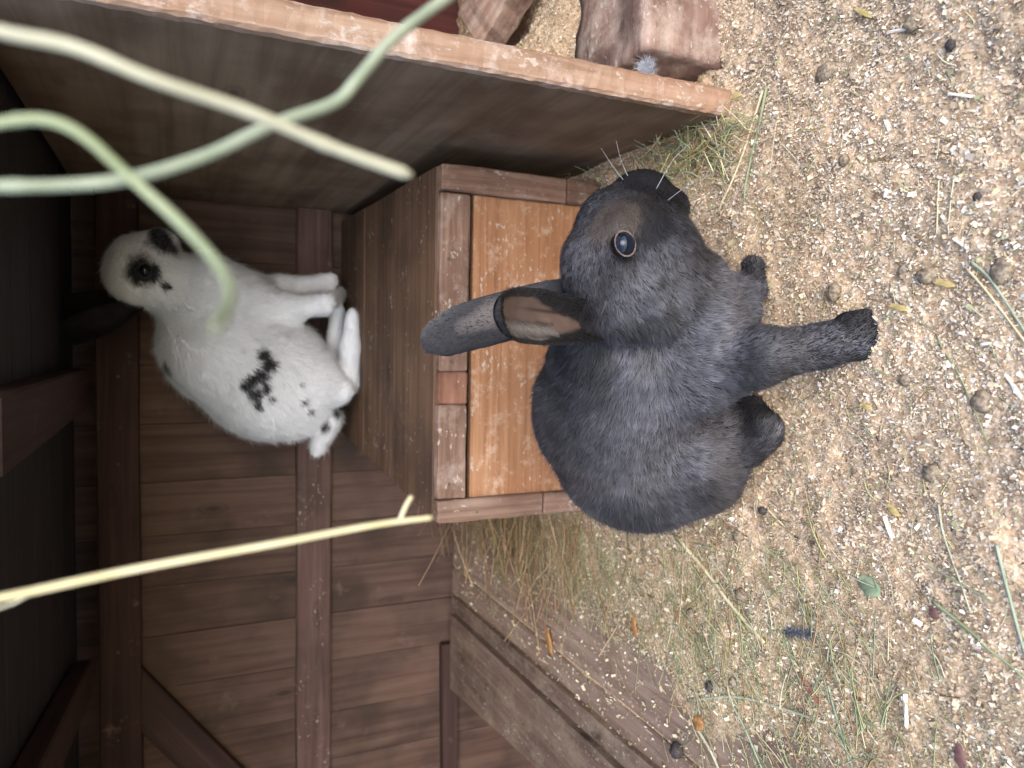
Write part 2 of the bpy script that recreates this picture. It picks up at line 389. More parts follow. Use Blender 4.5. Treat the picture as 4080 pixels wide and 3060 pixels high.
strip(((xR+xo2)/2, YF-0.0075, -0.008), ((xR+xo2)/2, YF-0.0075, zj2-0.001), wid=xo2-xR-0.001, up=(1, 0, 0), thk=0.02)

nm_ = noisy('nail_metal', (0.05, 0.035, 0.03), (0.14, 0.09, 0.07), 900, 0.6, 0.5)
def nail(p, par, r_=0.0022):
    bm = bmesh.new(); bmesh.ops.create_cone(bm, cap_ends=True, segments=12, radius1=r_, radius2=r_*0.8, depth=0.0012)
    bmesh.ops.rotate(bm, cent=(0, 0, 0), matrix=Matrix.Rotation(math.pi/2, 3, 'X'), verts=bm.verts)
    me = bpy.data.meshes.new('nail'); bm.to_mesh(me); bm.free(); me.materials.append(nm_)
    o = bpy.data.objects.new('nail', me); C.objects.link(o); o.parent = par; o.location = Vector([float(v_) for v_ in p])-par.location
for px_, py_ in ((1790, 1030), (1790, 1930), (1900, 2040), (1740, 2050), (2090, 2045), (1800, 720), (2180, 735), (1800, 1440)):
    nail(P(px_, py_, YF-0.0172), bx)
for py_ in (1500, 1850, 2250, 2600, 2950):
    nail(P(470, py_, YW-0.0352), bw, 0.003); nail(P(1255, py_+60, YW-0.0212), bw, 0.003)
# --- unseen beam added above the frame to hold the hay and darken the back
li = empty('added_lintel', (0, 0.28, 0.75), 'added unseen beam over the hutch opening, holding hay and cutting off sky light', 'beam')
plank('beam', (-1.5, 0.265, 0.752), (1.2, 0.265, 0.752), (0, 0, 1), 0.05, 0.05, M['beam'], li)

# ------------------------------------------------------------------ sawdust floor
def height(xy):
    xy = np.asarray(xy, float); p = np.concatenate([xy, np.zeros((len(xy), 1))], 1)
    h = 0.006 + 0.017*(fnoise(p, 14, 3)-0.5) + 0.009*(fnoise(p+9, 60, 2)-0.5) + 0.006*(fnoise(p+5, 150, 2)-0.5)
    x, y = xy[:, 0], xy[:, 1]
    # heap in the compartment behind the partition
    s = 1/(1+np.exp(-(x-0.285)/0.006)); h += s*0.10*np.exp(-((x-0.40)/0.12)**2-((y-1.03)/0.13)**2)
    # piled against the partition and under the muzzle
    h += 0.012*np.exp(-((x-0.22)/0.05)**2-((y-0.90)/0.12)**2)
    # thin cover over the boards near the left rail
    bare = 1/(1+np.exp((x+0.40+0.06*(fnoise(p+4, 9, 2)-0.5)*4 - 0.25*(y-1.0)*(y > 1.0))/0.035))
    h = h*(1-bare) - 0.006*bare
    return h, bare
gx = np.arange(-0.66, 1.05, 0.004); gy = np.arange(0.02, YW, 0.004)
GX, GY = np.meshgrid(gx, gy, indexing='ij'); xy = np.stack([GX.ravel(), GY.ravel()], 1)
hh, br = height(xy)
hh = hh + 0.0012*(rng.random(len(hh))-0.5)*2*(1-br)
co = np.concatenate([xy, hh[:, None]], 1)
nx, ny = len(gx), len(gy); I = np.arange(nx*ny).reshape(nx, ny)
q = np.stack([I[:-1, :-1], I[1:, :-1], I[1:, 1:], I[:-1, 1:]], -1).reshape(-1, 4)
m, n, b = mat_base('sawdust_bed')
tc = N(n, 'ShaderNodeTexCoord')
v = N(n, 'ShaderNodeTexVoronoi'); v.inputs['Scale'].default_value = 420; v.inputs['Randomness'].default_value = 1; n.links.new(tc.outputs['Object'], v.inputs['Vector'])
sp = N(n, 'ShaderNodeSeparateColor'); n.links.new(v.outputs['Color'], sp.inputs[0])
r = ramp(n, sp.outputs[0], [(0.0, (0.36, 0.26, 0.17)), (0.35, (0.48, 0.365, 0.25)), (0.7, (0.57, 0.46, 0.33)), (1.0, (0.68, 0.58, 0.45))])
v2 = N(n, 'ShaderNodeTexNoise'); v2.inputs['Scale'].default_value = 11; v2.inputs['Detail'].default_value = 5; n.links.new(tc.outputs['Object'], v2.inputs['Vector'])
r2 = ramp(n, v2.outputs[0], [(0.38, (0.80, 0.76, 0.72)), (0.62, (1.08, 1.0, 0.93))])
mx = N(n, 'ShaderNodeMix', data_type='RGBA', blend_type='MULTIPLY'); mx.inputs[0].default_value = 1
n.links.new(r.outputs[0], mx.inputs[6]); n.links.new(r2.outputs[0], mx.inputs[7]); n.links.new(mx.outputs[2], b.inputs['Base Color'])
b.inputs['Roughness'].default_value = 0.95; b.inputs['Specular IOR Level'].default_value = 0.1
bp = N(n, 'ShaderNodeBump'); bp.inputs['Strength'].default_value = 0.8; bp.inputs['Distance'].default_value = 0.002
n.links.new(sp.outputs[1], bp.inputs['Height']); n.links.new(bp.outputs[0], b.inputs['Normal'])
me = quads_np('sawdust_bed', co, q, smooth=True, mat=m)
tag(link('sawdust_bed', me), 'bed of pale sawdust covering the hutch floor', 'sawdust', kind='stuff')

PAL = np.array([(0.52, 0.40, 0.275), (0.59, 0.475, 0.345), (0.46, 0.34, 0.225), (0.65, 0.55, 0.42), (0.74, 0.67, 0.56), (0.80, 0.77, 0.70), (0.34, 0.235, 0.155), (0.34, 0.29, 0.24), (0.55, 0.50, 0.28), (0.30, 0.31, 0.17), (0.12, 0.09, 0.075)])
PW = np.array([22, 22, 13, 16, 9, 2.6, 6, 4, 2.2, 1.8, 1.0]); PW = PW/PW.sum()
def chips(nm, n_, xr_, yr_, s0, s1, lift=0.0, pw=PW, seed=1, thin=0.0):
    g = np.random.default_rng(seed)
    xy = np.stack([g.uniform(*xr_, n_), g.uniform(*yr_, n_)], 1)
    h, bare = height(xy)
    keep = g.random(n_) > bare*0.50
    keep &= ~((xy[:, 0] > XB-0.002) & (xy[:, 0] < XB+TB+0.002) & (xy[:, 1] > YB0-0.006))
    keep &= ~((xy[:, 0] > xl) & (xy[:, 0] < xr) & (xy[:, 1] > YF-0.02))
    xy, h, bare = xy[keep], h[keep], bare[keep]; n2 = len(xy)
    L = s0*np.exp(g.normal(0, 0.45, n2)); W = L*g.uniform(0.28, 0.75, n2)
    L = np.minimum(L, s1)
    th = g.normal(math.radians(80), 0.9, n2)
    nrm_ = g.normal(0, 0.45, (n2, 3)); nrm_[:, 2] = 1; nrm_ /= np.linalg.norm(nrm_, axis=1)[:, None]
    d = np.stack([np.cos(th), np.sin(th), np.zeros(n2)], 1); d -= nrm_*(d*nrm_).sum(1)[:, None]; d /= np.linalg.norm(d, axis=1)[:, None]
    e = np.cross(nrm_, d)
    c = np.concatenate([xy, (np.maximum(h, 0.0)+0.0008+lift+np.abs(g.normal(0, 0.0012, n2)))[:, None]], 1)
    j = lambda: g.uniform(0.6, 1.1, n2)[:, None]
    l = L[:, None]/2; w_ = W[:, None]/2
    v0 = c-d*l*j()-e*w_*j(); v1 = c+d*l*j()-e*w_*j(); v2_ = c+d*l*j()+e*w_*j()*0.8; v3 = c-d*l*j()+e*w_*j()
    top = nrm_*0.0004
    co = np.stack([v0, v1, v2_, v3], 1).reshape(-1, 3)
    ci = g.choice(len(PAL), n2, p=pw); col = PAL[ci]*g.uniform(0.9, 1.28, (n2, 1))
    cn = fnoise(np.concatenate([xy, np.zeros((n2, 1))], 1), 12, 3)[:, None]
    cn2 = fnoise(np.concatenate([xy, np.zeros((n2, 1))], 1)+3, 70, 3)[:, None]; hb = np.clip((h[:, None]-0.001)/0.008, 0, 1)
    col = col*(0.76+0.44*cn)*(0.86+0.28*cn2)
    damp = np.clip((fnoise(np.concatenate([xy, np.zeros((n2, 1))], 1)+21, 7, 4)-0.53)*6, 0, 1)[:, None]*0.55
    col = col*(1-damp)+col*np.array([0.72, 0.66, 0.58])*damp
    grn = np.clip((-(xy[:, 0:1]+0.20))/0.12, 0, 1)*0.25; col = col*(1-grn)+col*np.array([0.80, 0.88, 0.72])*grn
    col = np.repeat(np.clip(col, 0, 0.9), 4, 0)
    q = np.arange(4*n2).reshape(-1, 4)
    me = quads_np(nm, co, q, col=col, mat=M['attr'])
    return me
tag(link('sawdust', chips('sawdust', 290000, (-0.42, 0.60), (0.30, 1.18), 0.0020, 0.0065, seed=3)), 'loose pale wood shavings and sawdust scattered over the floor', 'sawdust', kind='stuff')
tag(link('sawdust_fringe', chips('sawdust_fringe', 50000, (-0.60, 1.0), (0.05, 1.54), 0.0036, 0.008, seed=4)), 'coarser sawdust towards the edges of the floor', 'sawdust', kind='stuff')

# ------------------------------------------------------------------ hay strands
HAYC = np.array([(0.42, 0.40, 0.18), (0.50, 0.45, 0.26), (0.30, 0.34, 0.17), (0.38, 0.28, 0.15), (0.55, 0.50, 0.34), (0.24, 0.29, 0.18), (0.33, 0.21, 0.11)])
def strands(name, segs_list, cols, wid):
    """segs_list: list of (k,3) centre lines; crossed ribbons give each strand thickness"""
    co = []; fa = []; cl = []
    for pts, c, w_ in zip(segs_list, cols, wid):
        pts = np.asarray(pts); k = len(pts); t = np.gradient(pts, axis=0); t /= np.linalg.norm(t, axis=1)[:, None]+1e-9
        a = np.cross(t, [0.3, 0.2, 1.0]); a /= np.linalg.norm(a, axis=1)[:, None]+1e-9; b_ = np.cross(t, a)
        base = len(co); ww = w_*np.linspace(1, 0.55, k)[:, None]/2
        ring = [pts+a*ww, pts+b_*ww*0.6-a*ww*0.3, pts-a*ww*0.7-b_*ww*0.5]
        for i in range(k):
            for r_ in ring: co.append(r_[i]); cl.append(c)
        for i in range(k-1):
            for j in range(3):
                fa.append((base+3*i+j, base+3*i+(j+1) % 3, base+3*i+3+(j+1) % 3, base+3*i+3+j))
    return quads_np(name, np.array(co), np.array(fa), smooth=True, col=np.array(cl), mat=M['attr'])
def hay_field(n_, centre, spread, ang, angs, ln, z0, zs_, seed, wid=0.0011, tilt=0.08, on_floor=True, cmul=1.0):
    g = np.random.default_rng(seed); out = []; cols = []; wd = []
    for i in range(n_):
        c = np.array([g.normal(centre[0], spread[0]), g.normal(centre[1], spread[1])])
        if on_floor:
            h = float(height(c[None])[0][0]); z = max(h, 0)+0.0015+z0+abs(g.normal(0, zs_))
        else: z = z0+g.uniform(0, zs_)
        L = g.uniform(*ln); th = g.normal(ang, angs); d = np.array([math.cos(th), math.sin(th), g.normal(0, tilt)])
        bend = g.normal(0, 0.12)*L; s = np.linspace(-0.5, 0.5, 5)
        p = np.array([c[0], c[1], z])+np.outer(s*L, d)
        p[:, 0] += -d[1]*bend*(s*s*4-1)*0.5; p[:, 1] += d[0]*bend*(s*s*4-1)*0.5
        p[:, 2] = np.maximum(p[:, 2], 0.002)
        p[:, 1] = np.minimum(p[:, 1], YW-0.012)
        out.append(p); cols.append(np.clip(HAYC[g.integers(len(HAYC))]*g.uniform(0.7, 1.25)*cmul, 0, 0.85)); wd.append(wid*g.uniform(0.6, 1.5))
    return out, cols, wd
def hay_obj(name, parts, label):
    S, Cc, Wd = [], [], []
    for a_, b_, c_ in parts: S += a_; Cc += b_; Wd += c_
    tag(link(name, strands(name, S, Cc, Wd)), label, 'hay', kind='stuff')
c1 = F(1950, 2330); c2 = F(2350, 2250); c3 = F(2780, 620); c4 = F(2800, 2500); c5 = F(3300, 2700)
hay_obj('hay_pile', [  # cmul browns the hay and puts the box's shade into its colour
    hay_field(420, (xl-0.085, 1.20), (0.05, 0.16), math.radians(5), 0.28, (0.05, 0.17), 0.0, 0.030, 21, 0.0019, 0.25, cmul=np.array([0.85, 0.66, 0.62])),
    hay_field(120, (xl-0.03, 1.38), (0.06, 0.09), math.radians(10), 0.6, (0.05, 0.14), 0.01, 0.05, 22, 0.0018, 0.4, cmul=np.array([0.8, 0.62, 0.6])),
], 'thin tangled hay strands piled beside the left side of the nest box')
hay_obj('loose_hay', [
    hay_field(420, (c2[0], c2[1]), (0.055, 0.07), math.radians(0), 0.7, (0.015, 0.07), 0, 0.003, 23),
    hay_field(700, (c4[0], c4[1]), (0.075, 0.07), math.radians(20), 0.8, (0.012, 0.055), 0, 0.003, 24, 0.0013),
    hay_field(480, (c5[0], c5[1]), (0.08, 0.06), math.radians(30), 0.7, (0.012, 0.06), 0, 0.003, 25, 0.0013),
], 'scattered short green and yellow hay bits on the sawdust')
hay_obj('hay_tuft', [
    hay_field(260, (c3[0], c3[1]), (0.024, 0.05), math.radians(75), 0.7, (0.015, 0.075), 0.002, 0.008, 26, 0.0016, 0.12, cmul=1.15),
    hay_field(110, (0.235, 0.98), (0.012, 0.14), math.radians(80), 0.5, (0.02, 0.07), 0.002, 0.012, 27, 0.0012, 0.3, cmul=0.7),
], 'small clump of green hay lying under the grey rabbit\'s nose by the partition')
hay_obj('hay_flecks', [hay_field(1100, (0.0, 0.60), (0.25, 0.22), 0.6, 1.2, (0.006, 0.022), 0, 0.001, 28, 0.0012, 0.05, cmul=1.15)], 'tiny flecks of hay spread over the sawdust')

# ------------------------------------------------------------------ single stems, droppings, leaves
def tube_me(name, pts, radii, col, nseg=8, mat=None, flat=1.0, cap=True):
    pts = np.asarray(pts, float); k = len(pts); t = np.gradient(pts, axis=0); t /= np.linalg.norm(t, axis=1)[:, None]
    a = np.cross(t, [0.13, 0.9, 0.4]); a /= np.linalg.norm(a, axis=1)[:, None]; b_ = np.cross(t, a)
    co = []
    for i in range(k):
        for j in range(nseg):
            an = 2*math.pi*j/nseg; co.append(pts[i]+radii[i]*(a[i]*math.cos(an)+b_[i]*math.sin(an)*flat))
    fs = [(i*nseg+j, i*nseg+(j+1) % nseg, (i+1)*nseg+(j+1) % nseg, (i+1)*nseg+j) for i in range(k-1) for j in range(nseg)]
    co.append(pts[0]); co.append(pts[-1]); e0, e1 = len(co)-2, len(co)-1
    me = bpy.data.meshes.new(name)
    fs2 = fs+[(e0, (j+1) % nseg, j) for j in range(nseg)]+[(e1, (k-1)*nseg+j, (k-1)*nseg+(j+1) % nseg) for j in range(nseg)]
    me.from_pydata([tuple(map(float, c)) for c in co], [], fs2)
    me.polygons.foreach_set('use_smooth', [True]*len(fs2))
    if mat: me.materials.append(mat)
    return me
def spline(ctrl, n_=40):
    c = np.asarray(ctrl, float); k = len(c); c = np.vstack([2*c[0]-c[1], c, 2*c[-1]-c[-2]]); out = []
    for i in range(1, k):
        for t in np.linspace(0, 1, max(2, n_//(k-1)), endpoint=False):
            p0, p1, p2, p3 = c[i-1], c[i], c[i+1], c[i+2]
            out.append(0.5*((2*p1)+(-p0+p2)*t+(2*p0-5*p1+4*p2-p3)*t*t+(-p0+3*p1-3*p2+p3)*t**3))
    out.append(c[-2]); return np.array(out)
M['stem_pale'] = noisy('pale_straw', (0.40, 0.38, 0.27), (0.50, 0.48, 0.36), 60, 0.6, 0.3)
M['stem_green'] = noisy('green_hay', (0.24, 0.28, 0.195), (0.36, 0.39, 0.29), 40, 0.6, 0.3)
M['stem_olive'] = noisy('olive_hay', (0.20, 0.235, 0.12), (0.30, 0.33, 0.20), 30, 0.6, 0.3)
M['stem_yellow'] = noisy('yellow_straw', (0.56, 0.48, 0.27), (0.66, 0.58, 0.38), 50, 0.55, 0.3)
HD = 0.215   # how far in front of the camera the hanging stems are
def hang(px_list, ydist, rpx, mat, label):
    ctrl = [P(x_, y_, d_) for (x_, y_), d_ in zip(px_list, ydist)]
    pts = spline(ctrl, 60); g = random.Random(int(rpx)); nod = [0.2+0.31*k+g.uniform(-0.04, 0.04) for k in range(3)]
    rad = [R(rpx*0.5*(1.04-0.12*i/len(pts)+0.03*math.sin(i*0.37)+0.16*sum(math.exp(-((i/len(pts)-q_)/0.008)**2) for q_ in nod)), p) for i, p in enumerate(pts)]
    rad[-1] *= 0.55
    org = Vector(pts.mean(0)); me = tube_me('hay_stem', pts-np.array(org), rad, None, 10, mat)
    o = link('hay_stem', me, loc=org); tag(o, label, 'hay stem'); return o
hang([(-900, -160), (-350, 20), (0, 125), (300, 190), (620, 320), (1000, 450), (1330, 590), (1640, 700)], [0.235, 0.22, 0.205, 0.20, 0.20, 0.205, 0.21, 0.215], 54, M['stem_pale'], 'thick pale hay stem hanging across the picture, its cut end above the nest box corner')
hang([(-900, 760), (-350, 750), (0, 742), (260, 738), (520, 710), (820, 620), (1090, 495), (1330, 410), (1430, 310), (1560, 160), (1740, 20), (1990, -150)], [0.25, 0.235, 0.22, 0.22, 0.22, 0.222, 0.225, 0.23, 0.232, 0.24, 0.25, 0.27], 50, M['stem_green'], 'long green bent hay stem sweeping past the partition board edge')
hang([(-700, 700), (-300, 560), (0, 490), (180, 478), (330, 540), (500, 690), (700, 870), (850, 1030), (915, 1150), (895, 1250), (850, 1310)], [0.24, 0.23, 0.22, 0.215, 0.21, 0.205, 0.195, 0.18, 0.165, 0.15, 0.135], 46, M['stem_olive'], 'curled olive hay stem whose tip hangs in front of the white rabbit')
# yellow straw with a side twig
ctrl = [P(x_, y_, d_) for (x_, y_), d_ in zip([(-1250, 2540), (-300, 2432), (0, 2382), (560, 2263), (1100, 2165), (1500, 2090), (1720, 2062)], [0.275, 0.295, 0.30, 0.305, 0.31, 0.315, 0.32])]
pts = spline(ctrl, 60); org = Vector(pts.mean(0))
ys = empty('straw_stalk', org, 'straight yellow straw stalk with a short side twig at its tip', 'straw')
rad = [R(24*(1-0.52*i/len(pts)), p) for i, p in enumerate(pts)]
child('stalk', tube_me('stalk', pts, rad, None, 10, M['stem_yellow']), None, ys)
tw = spline([P(1590, 2082, 0.316), P(1615, 2020, 0.318), P(1640, 1978, 0.32)], 8)
child('twig', tube_me('twig', tw, [R(10, p) for p in tw], None, 8, M['stem_yellow']), None, ys)
tw = spline([P(120, 2365, 0.30), P(60, 2400, 0.302), P(-10, 2425, 0.304)], 8)
child('husk', tube_me('husk', tw, [R(7, p) for p in tw], None, 6, M['stem_pale']), None, ys)

def onfloor(px, py, dz=0.0):
    p = F(px, py, 0.004)
    for _ in range(3):
        h = max(0.0, float(height(p[None, :2])[0][0])); p = F(px, py, h+dz)
    return p
STEMS = [
 ([(2695, 2140), (2800, 2260), (2930, 2430), (3045, 2562)], 15, 'stem_yellow', 'thick yellow straw stem lying left of the grey rabbit\'s rump, ending near the grey feather'),
 ([(3740, 2010), (3760, 2130), (3820, 2300), (3868, 2440)], 9, 'stem_pale', 'thin pale straw stem lying alone on sawdust at the lower left of the floor'),
 ([(3870, 1045), (3950, 1120), (4090, 1330)], 12, 'stem_green', 'green hay stem running off the near floor edge beside a yellow one'),
 ([(3850, 1070), (3930, 1160), (4090, 1370)], 9, 'stem_yellow', 'yellow hay stem running off the near floor edge beside a green one'),
 ([(3715, 2395), (3870, 2520), (4090, 2710)], 12, 'stem_olive', 'long olive hay stem crossing the near left floor diagonally'),
 ([(3970, 2170), (4010, 2330), (4060, 2520), (4090, 2620)], 14, 'stem_green', 'broad green grass blade at the near left edge of the floor'),
 ([(3300, 2730), (3340, 2880), (3400, 3070)], 9, 'stem_green', 'pale green hay stem near the left front corner by the floor rail side'),
 ([(2770, 2890), (2830, 2990), (2870, 3080)], 11, 'stem_pale', 'pale straw stem beside the orange leaf scrap'),
 ([(3055, 345), (3020, 520), (2980, 690), (2965, 800)], 10, 'stem_olive', 'upright olive grass stem in the hay clump by the partition'),
 ([(3040, 360), (2990, 520), (2950, 640), (2860, 860)], 9, 'stem_yellow', 'yellow grass stem crossing the hay clump by the partition'),
 ([(2810, 540), (2900, 620)], 10, 'stem_green', 'short green stalk piece between the partition foot and the hay clump'),
 ([(2750, 650), (2830, 655), (2900, 680)], 10, 'stem_green', 'flat green blade under the grey rabbit\'s nose'),
 ([(3740, 720), (3735, 860), (3732, 930)], 6, 'stem_yellow', 'short straw lying near the right side of the floor, left of its twin'),
 ([(3800, 715), (3785, 830), (3780, 940)], 6, 'stem_pale', 'short pale straw lying near the right side of the floor, right of its twin'),
 ([(3730, 1330), (3790, 1440), (3840, 1530), (3940, 1780)], 6, 'stem_olive', 'thin bent grass stem in front of the grey rabbit\'s front paw'),
 ([(2935, 2430), (2975, 2600), (3035, 2760)], 8, 'stem_olive', 'thin olive stem under the thick yellow straw'),
 ([(2800, 2660), (2930, 2830), (3040, 3070)], 8, 'stem_green', 'long thin grey green stem slanting to the left frame side'),
 ([(3270, 2680), (3220, 2800), (3150, 2960)], 7, 'stem_olive', 'thin olive stem crossing a brown bark strip'),
 ([(2740, 2790), (2930, 2775), (3110, 2820), (3290, 2880)], 9, 'stem_pale', 'long pale curved straw below the two dark pellets'),
 ([(3060, 2030), (3130, 2100)], 7, 'stem_yellow', 'short yellow bit beside the hind end of the grey rabbit'),
]
for pts_, rp, mt, lb in STEMS:
    ctrl = [onfloor(a_, b_, 0.003) for a_, b_ in pts_]
    if len(ctrl) == 2: ctrl.insert(1, (ctrl[0]+ctrl[1])/2+np.array([0, 0, 0.001]))
    pts = spline(ctrl, 14)
    for p in pts: p[2] = max(p[2], float(height(p[None, :2])[0][0])+0.0018, 0.0018)
    org = Vector(pts.mean(0))
    me = tube_me('straw', pts-np.array(org), [R(rp*0.85*(1-0.3*i/len(pts)), p) for i, p in enumerate(pts)], None, 6, M[mt], flat=0.7)
    tag(link('straw', me, loc=org), lb, 'straw', 'single straws and grass stems lying on the sawdust')

M['pellet'] = noisy('dropping', (0.12, 0.09, 0.065), (0.34, 0.27, 0.19), 300, 0.9, 0.15, 0.8, 0.001)
M['pellet_dark'] = noisy('dark_dropping', (0.03, 0.025, 0.025), (0.08, 0.065, 0.06), 420, 0.7, 0.3, 0.6, 0.001)
DROPS = [(3325, 1165, 32, 0, 'round brown dropping between the partition and the grey rabbit\'s front paw'), (3600, 1080, 22, 0, 'small brown dropping beside a yellow leaf bit'),
 (3700, 1100, 42, 0, 'large crusty dropping clump right of the near paw'), (4000, 1080, 46, 0, 'lumpy grey dropping at the near edge of the floor'),
 (3300, 290, 48, 0, 'big sawdust coated dropping near the wood block'), (3365, 640, 24, 0, 'lone grey dropping on open sawdust beside the hay clump'),
 (3790, 180, 20, 1, 'shiny dark dropping near the right front corner'), (3895, 785, 17, 1, 'tiny dark dropping beyond the twin straws'),
 (3640, 90, 40, 0, 'flattened dropping heap at the top right of the floor'), (3610, 1515, 26, 0, 'brown dropping in front of the grey rabbit\'s near paw'),
 (3920, 1600, 44, 0, 'oval grey dropping beside a long bent grass stem'), (3715, 1885, 36, 0, 'half buried dropping left of the near paw'),
 (3040, 2035, 20, 1, 'dark dropping right beside the grey rabbit\'s haunch'), (2945, 2138, 30, 0, 'grey dropping below the grey rabbit\'s rump'),
 (2965, 2370, 34, 0, 'brown dropping above the thick yellow straw'), (2757, 2445, 26, 0, 'dark brown dropping at the rim of the bare boards'),
 (2830, 2735, 20, 1, 'black dropping left of a pale split one'), (2922, 2720, 20, 0, 'pale split dropping right of a black one'), (2700, 2990, 34, 1, 'dark clotted dropping near the floor rail')]
for px, py, rp, dk, lb in DROPS:
    p = onfloor(px, py, 0.002); rr = R(rp, p)
    bm = bmesh.new(); bmesh.ops.create_icosphere(bm, subdivisions=3, radius=rr)
    g = random.Random(px)
    off = np.array([g.random()*5 for _ in range(3)]); g2 = g.uniform(-1, 1)
    for v_ in bm.verts:
        nn = float(fnoise(np.array([v_.co[:]])/rr+off, 2.2, 3)[0]); v_.co *= 0.62+0.72*nn; v_.co.z *= 0.75; v_.co.x *= 1.0+0.25*g2
    me = bpy.data.meshes.new('dropping'); bm.to_mesh(me); bm.free(); me.polygons.foreach_set('use_smooth', [True]*len(me.polygons))
    me.materials.append(M['pellet_dark' if dk else 'pellet'])
    o = link('dropping', me, loc=Vector(p)+Vector((0, 0, rr*0.18))); tag(o, lb, 'dropping', 'rabbit droppings on the sawdust')

def leaf(px, py, wpx, lpx, ang, mat, label, cat='leaf', name='leaf', n_=9, seed=1, curl=0.3):
    p = onfloor(px, py, 0.004); L = R(lpx, p); Wd = R(wpx, p); g = random.Random(seed)
    co = []; fs = []
    for i in range(n_):
        s = i/(n_-1); ww = Wd*math.sin(math.pi*min(1, 0.08+0.9*s))**0.6*(0.8+0.4*g.random())
        for j in (-1, 0, 1):
            co.append(((s-0.5)*L, j*ww/2, 0.0015*abs(j)*curl*3+0.001*math.sin(s*5)+0.0006*g.random()))
    for i in range(n_-1):
        for j in range(2): fs.append((3*i+j, 3*i+j+1, 3*i+4+j, 3*i+3+j))
    me = bpy.data.meshes.new(name); me.from_pydata(co, [], fs); me.polygons.foreach_set('use_smooth', [True]*len(fs))
    me.materials.append(mat); o = link(name, me, loc=Vector(p)); o.rotation_euler = (0.15, -0.1, ang)
    md = o.modifiers.new('thick', 'SOLIDIFY'); md.thickness = 0.0005
    return tag(o, label, cat)
M['leaf_green'] = noisy('green_leaf', (0.15, 0.20, 0.12), (0.27, 0.32, 0.20), 90, 0.6)
M['leaf_orange'] = noisy('orange_leaf', (0.30, 0.14, 0.05), (0.45, 0.24, 0.09), 150, 0.6)
M['leaf_red'] = noisy('dark_red_leaf', (0.13, 0.06, 0.055), (0.20, 0.11, 0.095), 150, 0.6)
M['bark'] = noisy('bark_bit', (0.16, 0.07, 0.045), (0.30, 0.14, 0.10), 300, 0.8)
M['yellow_leaf'] = noisy('yellow_leaf', (0.42, 0.31, 0.11), (0.58, 0.46, 0.22), 150, 0.6)
M['feather'] = noisy('grey_feather', (0.10, 0.11, 0.13), (0.28, 0.29, 0.33), 500, 0.8)
M['fluff'] = noisy('pale_fluff', (0.45, 0.47, 0.52), (0.70, 0.72, 0.78), 300, 0.9)
leaf(3462, 2330, 80, 110, 1.2, M['leaf_green'], 'crumpled green leaf on the sawdust')
leaf(2190, 2555, 34, 110, 0.3, M['leaf_orange'], 'narrow orange leaf on the bare floor boards', seed=2)
leaf(2530, 2490, 30, 90, 0.2, M['leaf_orange'], 'thin orange leaf scrap at the rim of the sawdust', seed=5)
leaf(2785, 2880, 55, 60, 1.4, M['leaf_orange'], 'jagged orange leaf scrap touching a pale straw', seed=3)
leaf(3725, 2440, 38, 52, 0.5, M['leaf_red'], 'small dark red leaf under the olive stem', seed=4)
leaf(3830, 3010, 44, 110, 0.2, M['leaf_red'], 'dark red leaf at the near left corner', seed=6)
leaf(3225, 2740, 26, 150, 0.9, M['bark'], 'curled red brown bark strip', 'bark', 'bark_strip', seed=7)
FEATHER_AT = onfloor(3170, 2520, 0.004)
leaf(2930, 385, 26, 60, 1.5, M['yellow_leaf'], 'yellow petal at the foot of the partition edge', seed=9)
leaf(3560, 2030, 24, 70, 1.0, M['yellow_leaf'], 'short yellow leaf piece beside a grey sliver', seed=10)
leaf(3440, 50, 22, 110, 0.9, M['yellow_leaf'], 'long yellow leaf piece at the top right of the floor', seed=11)
leaf(3580, 1225, 26, 90, 1.3, M['yellow_leaf'], 'ochre leaf piece crossed by a thin twig near the paw', seed=12)
leaf(3760, 1130, 26, 100, 1.3, M['yellow_leaf'], 'pale yellow leaf piece right of the crusty clump', seed=13)
leaf(3450, 1620, 24, 60, 1.4, M['yellow_leaf'], 'ochre flake before the grey rabbit\'s hind foot', seed=14)
# pale wood splinters, each one lying by itself
M['splinter'] = noisy('pale_splinter', (0.66, 0.58, 0.46), (0.80, 0.75, 0.66), 200, 0.8)
SPL = [(3930, 1370, 46, 34, 'chunky white splinter near the front edge of the floor'), (3540, 500, 26, 50, 'small white splinter on open sawdust'), (3830, 380, 28, 110, 'long pale splinter at the right front'),
 (3530, 770, 24, 36, 'square white chip on open sawdust'), (4040, 1540, 26, 120, 'long pale splinter at the very front edge'), (3830, 970, 24, 80, 'cream splinter between two droppings'),
 (3540, 2100, 26, 90, 'white splinter left of a grey sliver'), (3610, 2830, 20, 130, 'thin upright cream splinter at lower left'), (2620, 370+1700, 18, 60, 'pale splinter close to the rump'), (3590, 120, 26, 120, 'tan splinter near the dropping heap')]
for i, (px, py, w_, l_, lb) in enumerate(SPL):
    p = onfloor(px, py, 0.003); aang = [0.2, 0.4, 1.2, 1.5, 0.6, 0.9, 0.5, 0.1, 0.2, 1.4][i]
    d = np.array([math.cos(aang), math.sin(aang), 0])*R(l_, p)/2
    d = np.array([-d[1], d[0], 0]) if i in (0, 3) else d
    o = plank('splinter', p-d, p+d, (-d[1], d[0], 0.2), R(w_, p)*0.8, 0.0022, M['splinter'], None, bev=0.0005, segs=3, jit=0.0004)
    tag(o, lb, 'splinter', 'pale wood splinters on the sawdust')

